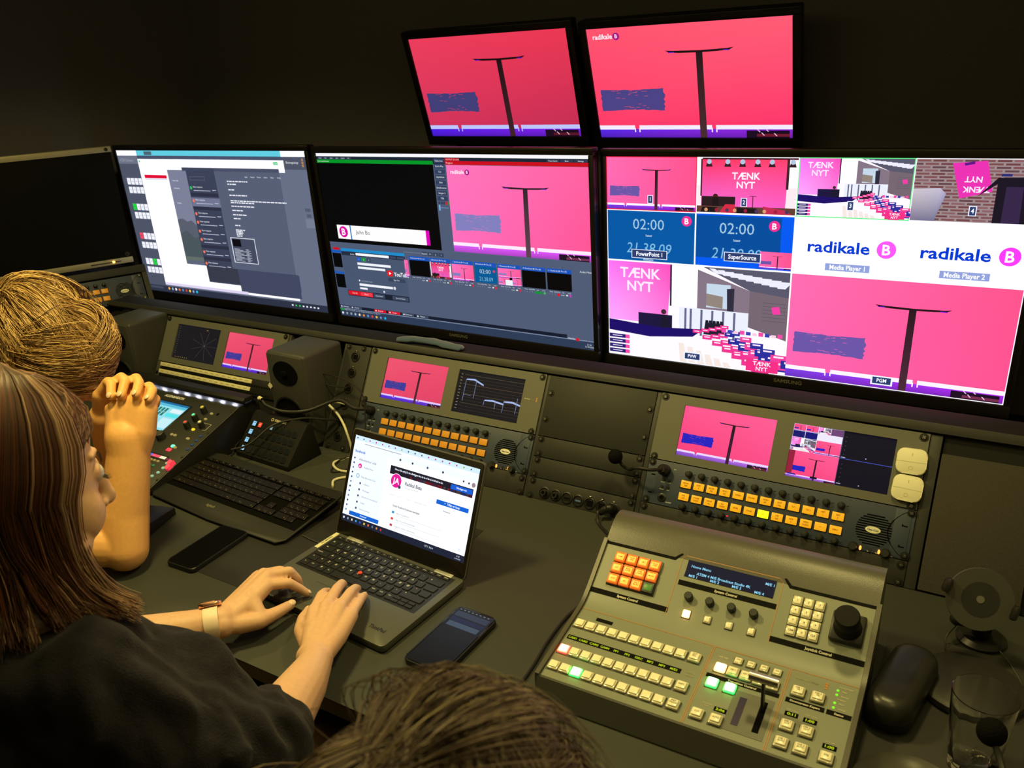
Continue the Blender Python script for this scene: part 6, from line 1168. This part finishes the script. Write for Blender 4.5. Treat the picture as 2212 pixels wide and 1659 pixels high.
for Hd in (LH, RH):
    for f in 'imrp': nail(p1, Hd[f][3], Hd[f][2], (0, -.1, 1), .85)
nail(p1, LH['t'][3], LH['t'][2], (.5, -.3, .8), 1.15); nail(p1, RH['t'][3], RH['t'][2], (-.6, -.2, .8), 1.1)

# ---------------- blond person resting the head on clasped hands
p2 = empty('person', T(-1.34, -.72, -.29)); tag(p2, 'blond short-haired person bowed over clasped hands at the left of the desk', 'person')
H2 = headframe((-1.288, -.355, .376), (.72, .40, -.62), (.35, .15, 1)) @ Matrix.Scale(1.06, 4); E2 = Vector((-1.0267, -.4480, .046)); W2 = Vector((-1.0370, -.3870, .2200))
arm2 = [('c', [((-1.235, -.690, .185), .055), ((-1.130, -.570, .105), .050), (E2 + Vector((-.012, -.006, .004)), .040)]), ('c', [(E2, .044), (E2.lerp(W2, .35) + Vector((-.010, 0, 0)), .0480), (E2.lerp(W2, .70) + Vector((-.003, 0, 0)), .0425), (W2, .0395), (W2 + Vector((-.004, .006, .030)), .0400)])]
kn_ = [(-1.068, -.372, .300), (-1.050, -.360, .313), (-1.030, -.349, .312), (-1.012, -.342, .298)]
hn = []
for i, k_ in enumerate(kn_):
    a = W2 + Vector((.030 - .020 * (3 - i) - .0, .018 - .012 * (3 - i), 0)) * .35; hn.append(('c', [(a, .0270), (a.lerp(Vector(k_), .5), .0270), (Vector(k_), .0185)])); kv = Vector(k_); hn.append(finger([kv, kv + Vector((-.004, .022, .012)), kv + Vector((-.026, .034, -.006)), kv + Vector((-.040, .024, -.026))], .0115, .009))
for a, b in zip(kn_, kn_[1:]): hn.append(('c', [(W2, .034), ((Vector(a) + Vector(b)) / 2 - Vector((0, 0, .014)), .0240)]))
hn.append(('c', [(W2 + Vector((-.02, -.008, .01)), .020), ((-1.085, -.372, .262), .0165), ((-1.092, -.368, .296), .0115)]))
oth = [[(-1.128, -.362, .316), (-1.104, -.352, .344), (-1.073, -.366, .348), (-1.060, -.380, .332)], [(-1.112, -.345, .330), (-1.080, -.338, .352), (-1.052, -.350, .352), (-1.040, -.372, .334)], [(-1.094, -.328, .326), (-1.058, -.322, .348), (-1.030, -.336, .348), (-1.0165, -.357, .334)], [(-1.072, -.314, .312), (-1.038, -.312, .330), (-1.013, -.324, .330), (-1.000, -.344, .322)]]
w2_ = Vector((-1.1500, -.350, .262)); e2_ = Vector((-1.225, -.300, .046))
for f in oth: hn.append(('c', [(w2_ + (Vector(f[0]) - w2_) * .1, .021), (Vector(f[0]), .0135)])); hn.append(finger([Vector(q) for q in f], .0112, .0088))
arm2 += [('c', [((-1.45, -.52, .20), .055), ((-1.34, -.40, .10), .050), (e2_, .040)]), ('c', [(e2_, .040), (e2_.lerp(w2_, .4), .040), (w2_, .029)])]
t2 = [('e', (-1.37, -.66, .13), (.18, .12, .15), Matrix.Rotation(-.6, 4, 'Z')), ('e', (-1.38, -.72, -.06), (.16, .12, .17)), ('e', (-1.38, -.76, -.18), (.18, .14, .11)), ('c', [((-1.25, -.70, .20), .055), ((-1.45, -.53, .22), .055)]), ('c', [((-1.36, -.60, .22), .060), ((-1.325, -.48, .32), .056), ((-1.30, -.38, .38), .052)])]
lg2 = [('c', [((-1.42, -.74, -.20), .085), ((-1.40, -.44, -.19), .07), ((-1.40, -.36, -.46), .05), ((-1.40, -.40, -.64), .04), ((-1.40, -.30, -.70), .035)]), ('c', [((-1.27, -.76, -.20), .085), ((-1.22, -.46, -.19), .07), ((-1.22, -.38, -.46), .05), ((-1.22, -.42, -.64), .04), ((-1.22, -.32, -.70), .035)])]
blob('body', t2 + arm2 + hn + head_parts(H2) + lg2, .0028, 5, S2, p2)
sh = mat('brown_shirt', (.060, .032, .016), .9, bump=.6, bscale=450)
blob('shirt', [('e', (-1.37, -.66, .13), (.20, .14, .165), Matrix.Rotation(-.6, 4, 'Z')), ('e', (-1.38, -.72, -.05), (.185, .145, .18)), ('c', [((-1.25, -.70, .20), .072), ((-1.36, -.62, .23), .075), ((-1.45, -.53, .22), .072)]), ('c', [((-1.235, -.690, .185), .072), ((-1.180, -.628, .142), .066)]), ('c', [((-1.45, -.52, .20), .070), ((-1.37, -.435, .12), .062)]), ('c', [((-1.36, -.60, .24), .070), ((-1.34, -.54, .28), .066)])], .006, 3, sh, p2, folds(.006, 14))
blob('trousers', [('c', [((-1.42, -.74, -.20), .098), ((-1.40, -.44, -.19), .084), ((-1.40, -.36, -.46), .062), ((-1.40, -.40, -.62), .055)]), ('c', [((-1.27, -.76, -.20), .098), ((-1.22, -.46, -.19), .084), ((-1.22, -.38, -.46), .062), ((-1.22, -.42, -.62), .055)]), ('e', (-1.38, -.76, -.19), (.19, .15, .10))], .008, 3, mat('dark_trousers', (.02, .02, .025), .9), p2)
for x, y in ((-1.40, -.30), (-1.22, -.32)): g = G(); g.prism(rrect(.09, .26, .035, 6), 0, .06, M_blk, r=.015, seg=3); g.obj('shoe', p2, T(x + 1.34, y + .72, ZF + .29 + .001))
for f in oth: nail(p2, f[3], f[2], (.35, -.9, .35), 1.1)
r = empty('desk_chair', T(-1.38, -.80, ZF)); tag(r, 'dark desk chair under the blond person', 'chair')
g = G(); g.prism(rrect(.46, .44, .09, 6), .355, .425, M_blkm, r=.02, seg=3); g.obj('seat', r); g = G(); g.cyl((0, 0, .06), .026, .026, .296, M_blk); g.obj('column', r)
for k in range(5): g = G(); a = k * 2 * PI / 5; g.tube([(0, 0, .075), (.26 * math.cos(a), .26 * math.sin(a), .055)], .016, M_blk, 8); g.sph((.26 * math.cos(a), .26 * math.sin(a), .027), .027, M_blk, 14); g.obj('caster_leg', r)
hbl = [mat('blond_mid', (.42, .255, .085), .42, spec=.5), mat('blond_dark', (.10, .055, .022), .5, spec=.4), mat('blond_light', (.74, .50, .22), .38, spec=.6)]
def short_hair(H, parent, n, seed, rad, mats, ln, r0, comb, keep, weights=(5, 3, 2), lift=.010, name='hair'):
    rg = random.Random(seed); st = Strands()
    cl = [(rg.gauss(0, 1), rg.gauss(0, 1), rg.gauss(0, 1)) for _ in range(46)]; cl = [Vector(v).normalized() for v in cl]; kick = [Vector((rg.gauss(0, 1), rg.gauss(0, 1), rg.gauss(0, .6))) * .8 for _ in cl]
    cnt = 0
    while cnt < n:
        v = rnd_unit(rg).normalized()
        if not keep(v): continue
        cnt += 1; j = max(range(len(cl)), key=lambda q: cl[q].dot(v)); p = Vector((v.x * rad[0], v.y * rad[1], v.z * rad[2])); c0 = Vector((0, -.012, .030)); pts = []; d = Vector(comb) + kick[j] + rnd_unit(rg) * .12; L_ = ln * rg.uniform(.7, 1.15); q = v.copy(); h = 0
        for i in range(9):
            t = i / 8; rr = 1 + lift / .09 * math.sin(min(1, t * 1.3) * PI * .62) * (1 + .6 * math.sin(j * 1.9)) + rg.uniform(0, .002)
            pts.append(H @ (c0 + Vector((q.x * rad[0], q.y * rad[1], q.z * rad[2])) * rr)); tg = d - q * d.dot(q)
            if tg.length > 1e-4: tg.normalize()
            tg += q.cross(tg) * .45 * math.sin(j * 2.3 + t * 2.5); q = (q + tg * (L_ / 8 / .09)).normalized()
        st.add(pts, r0, r0 * .3, rg.choices(range(len(mats)), weights)[0])
    c0 = Vector((0, -.012, .030)); g = G(); g.sph((0, 0, 0), (rad[0] * .985, rad[1] * .985, rad[2] * .985), mats[1], 32)
    bmesh.ops.delete(g.bm, geom=[v for v in g.bm.verts if not keep(v.co.normalized() * 1.0)], context='VERTS'); o = g.obj('hair_mass', None, H @ T(*c0)); o.parent = parent; o.matrix_parent_inverse = parent.matrix_world.inverted()
    st.obj(name, mats, parent)
short_hair(H2, p2, 6500, 21, (.086, .108, .098), hbl, .095, .0010, (.10, .80, -.35), lambda v: v.z > -.42 - .4 * max(0, -v.y) if v.y < .25 else v.z > -.12, (4, 3, 4), .016)

# ---------------- foreground head at the bottom edge
p3 = empty('person', T(.02, -1.08, -.29)); tag(p3, 'person with messy dark blond hair seen from above behind, closest to the viewer', 'person')
H3 = headframe((.094, -.958, .368), (-.10, .95, -.30)); c3 = H3.translation
blob('body', head_parts(H3) + [('c', [(c3 + Vector((0, -.03, -.08)), .052), ((.04, -1.03, .22), .060)]), ('e', (.03, -1.06, .10), (.17, .11, .14)), ('e', (.03, -1.08, -.08), (.16, .12, .18)), ('e', (.03, -1.10, -.19), (.18, .14, .11)), ('c', [((-.14, -1.05, .16), .055), ((.20, -1.05, .16), .055)]),
      ('c', [((-.15, -1.05, .15), .050), ((-.21, -1.06, -.08), .042), ((-.12, -.88, -.13), .036), ((-.10, -.80, -.135), .025)]), ('c', [((.21, -1.05, .15), .050), ((.27, -1.06, -.08), .042), ((.16, -.88, -.13), .036), ((.12, -.80, -.135), .025)]), ('e', (-.10, -.775, -.135), (.035, .05, .016)), ('e', (.12, -.775, -.135), (.035, .05, .016)),
      ('c', [((-.06, -1.08, -.20), .085), ((-.07, -.78, -.20), .07), ((-.07, -.70, -.46), .05), ((-.07, -.74, -.64), .04), ((-.07, -.64, -.70), .035)]), ('c', [((.12, -1.08, -.20), .085), ((.12, -.78, -.20), .07), ((.12, -.70, -.46), .05), ((.12, -.74, -.64), .04), ((.12, -.64, -.70), .035)])], .004, 3, S3, p3)
blob('sweater', [('e', (.03, -1.06, .10), (.19, .13, .155)), ('e', (.03, -1.08, -.08), (.18, .14, .19)), ('c', [((-.15, -1.05, .16), .072), ((.03, -1.05, .19), .075), ((.21, -1.05, .16), .072)]), ('c', [((-.15, -1.05, .15), .068), ((-.21, -1.06, -.08), .056), ((-.13, -.90, -.13), .048)]), ('c', [((.21, -1.05, .15), .068), ((.27, -1.06, -.08), .056), ((.17, -.90, -.13), .048)])], .007, 3, mat('grey_sweater', (.05, .045, .04), .95, bump=.6, bscale=400), p3, folds(.007, 12))
blob('trousers', [('c', [((-.06, -1.08, -.20), .098), ((-.07, -.78, -.20), .084), ((-.07, -.70, -.46), .062), ((-.07, -.74, -.62), .055)]), ('c', [((.12, -1.08, -.20), .098), ((.12, -.78, -.20), .084), ((.12, -.70, -.46), .062), ((.12, -.74, -.62), .055)]), ('e', (.03, -1.10, -.19), (.19, .15, .10))], .008, 3, MATS['dark_trousers'], p3)
for x in (-.07, .12): g = G(); g.prism(rrect(.09, .25, .035, 6), 0, .06, M_blk, r=.015, seg=3); g.obj('shoe', p3, T(x - .02, -.65 + 1.08, ZF + .29 + .001))
r = empty('desk_chair', T(.03, -1.13, ZF)); tag(r, 'dark desk chair under the person nearest the viewer', 'chair')
g = G(); g.prism(rrect(.46, .44, .09, 6), .355, .425, M_blkm, r=.02, seg=3); g.obj('seat', r); g = G(); g.cyl((0, 0, .06), .026, .026, .296, M_blk); g.obj('column', r)
for k in range(5): g = G(); a = k * 2 * PI / 5; g.tube([(0, 0, .075), (.26 * math.cos(a), .26 * math.sin(a), .055)], .016, M_blk, 8); g.sph((.26 * math.cos(a), .26 * math.sin(a), .027), .027, M_blk, 14); g.obj('caster_leg', r)
h3 = [mat('ash_mid', (.135, .095, .070), .5, spec=.35), mat('ash_dark', (.065, .045, .042), .55, spec=.3), mat('ash_light', (.24, .19, .10), .45, spec=.4)]
short_hair(H3, p3, 7000, 5, (.104, .118, .104), h3, .12, .0007, (.5, -.3, -.4), lambda v: v.z > -.5, (5, 4, 2), .020)
long_hair(H3, 'long_hair', p3, 2600, 8, mats=[h3[0], h3[1], h3[2], h3[0]], length=.18, flick=.05, r0=.0008, wave=.003, light_front=False, rad=(.112, .122, .106))
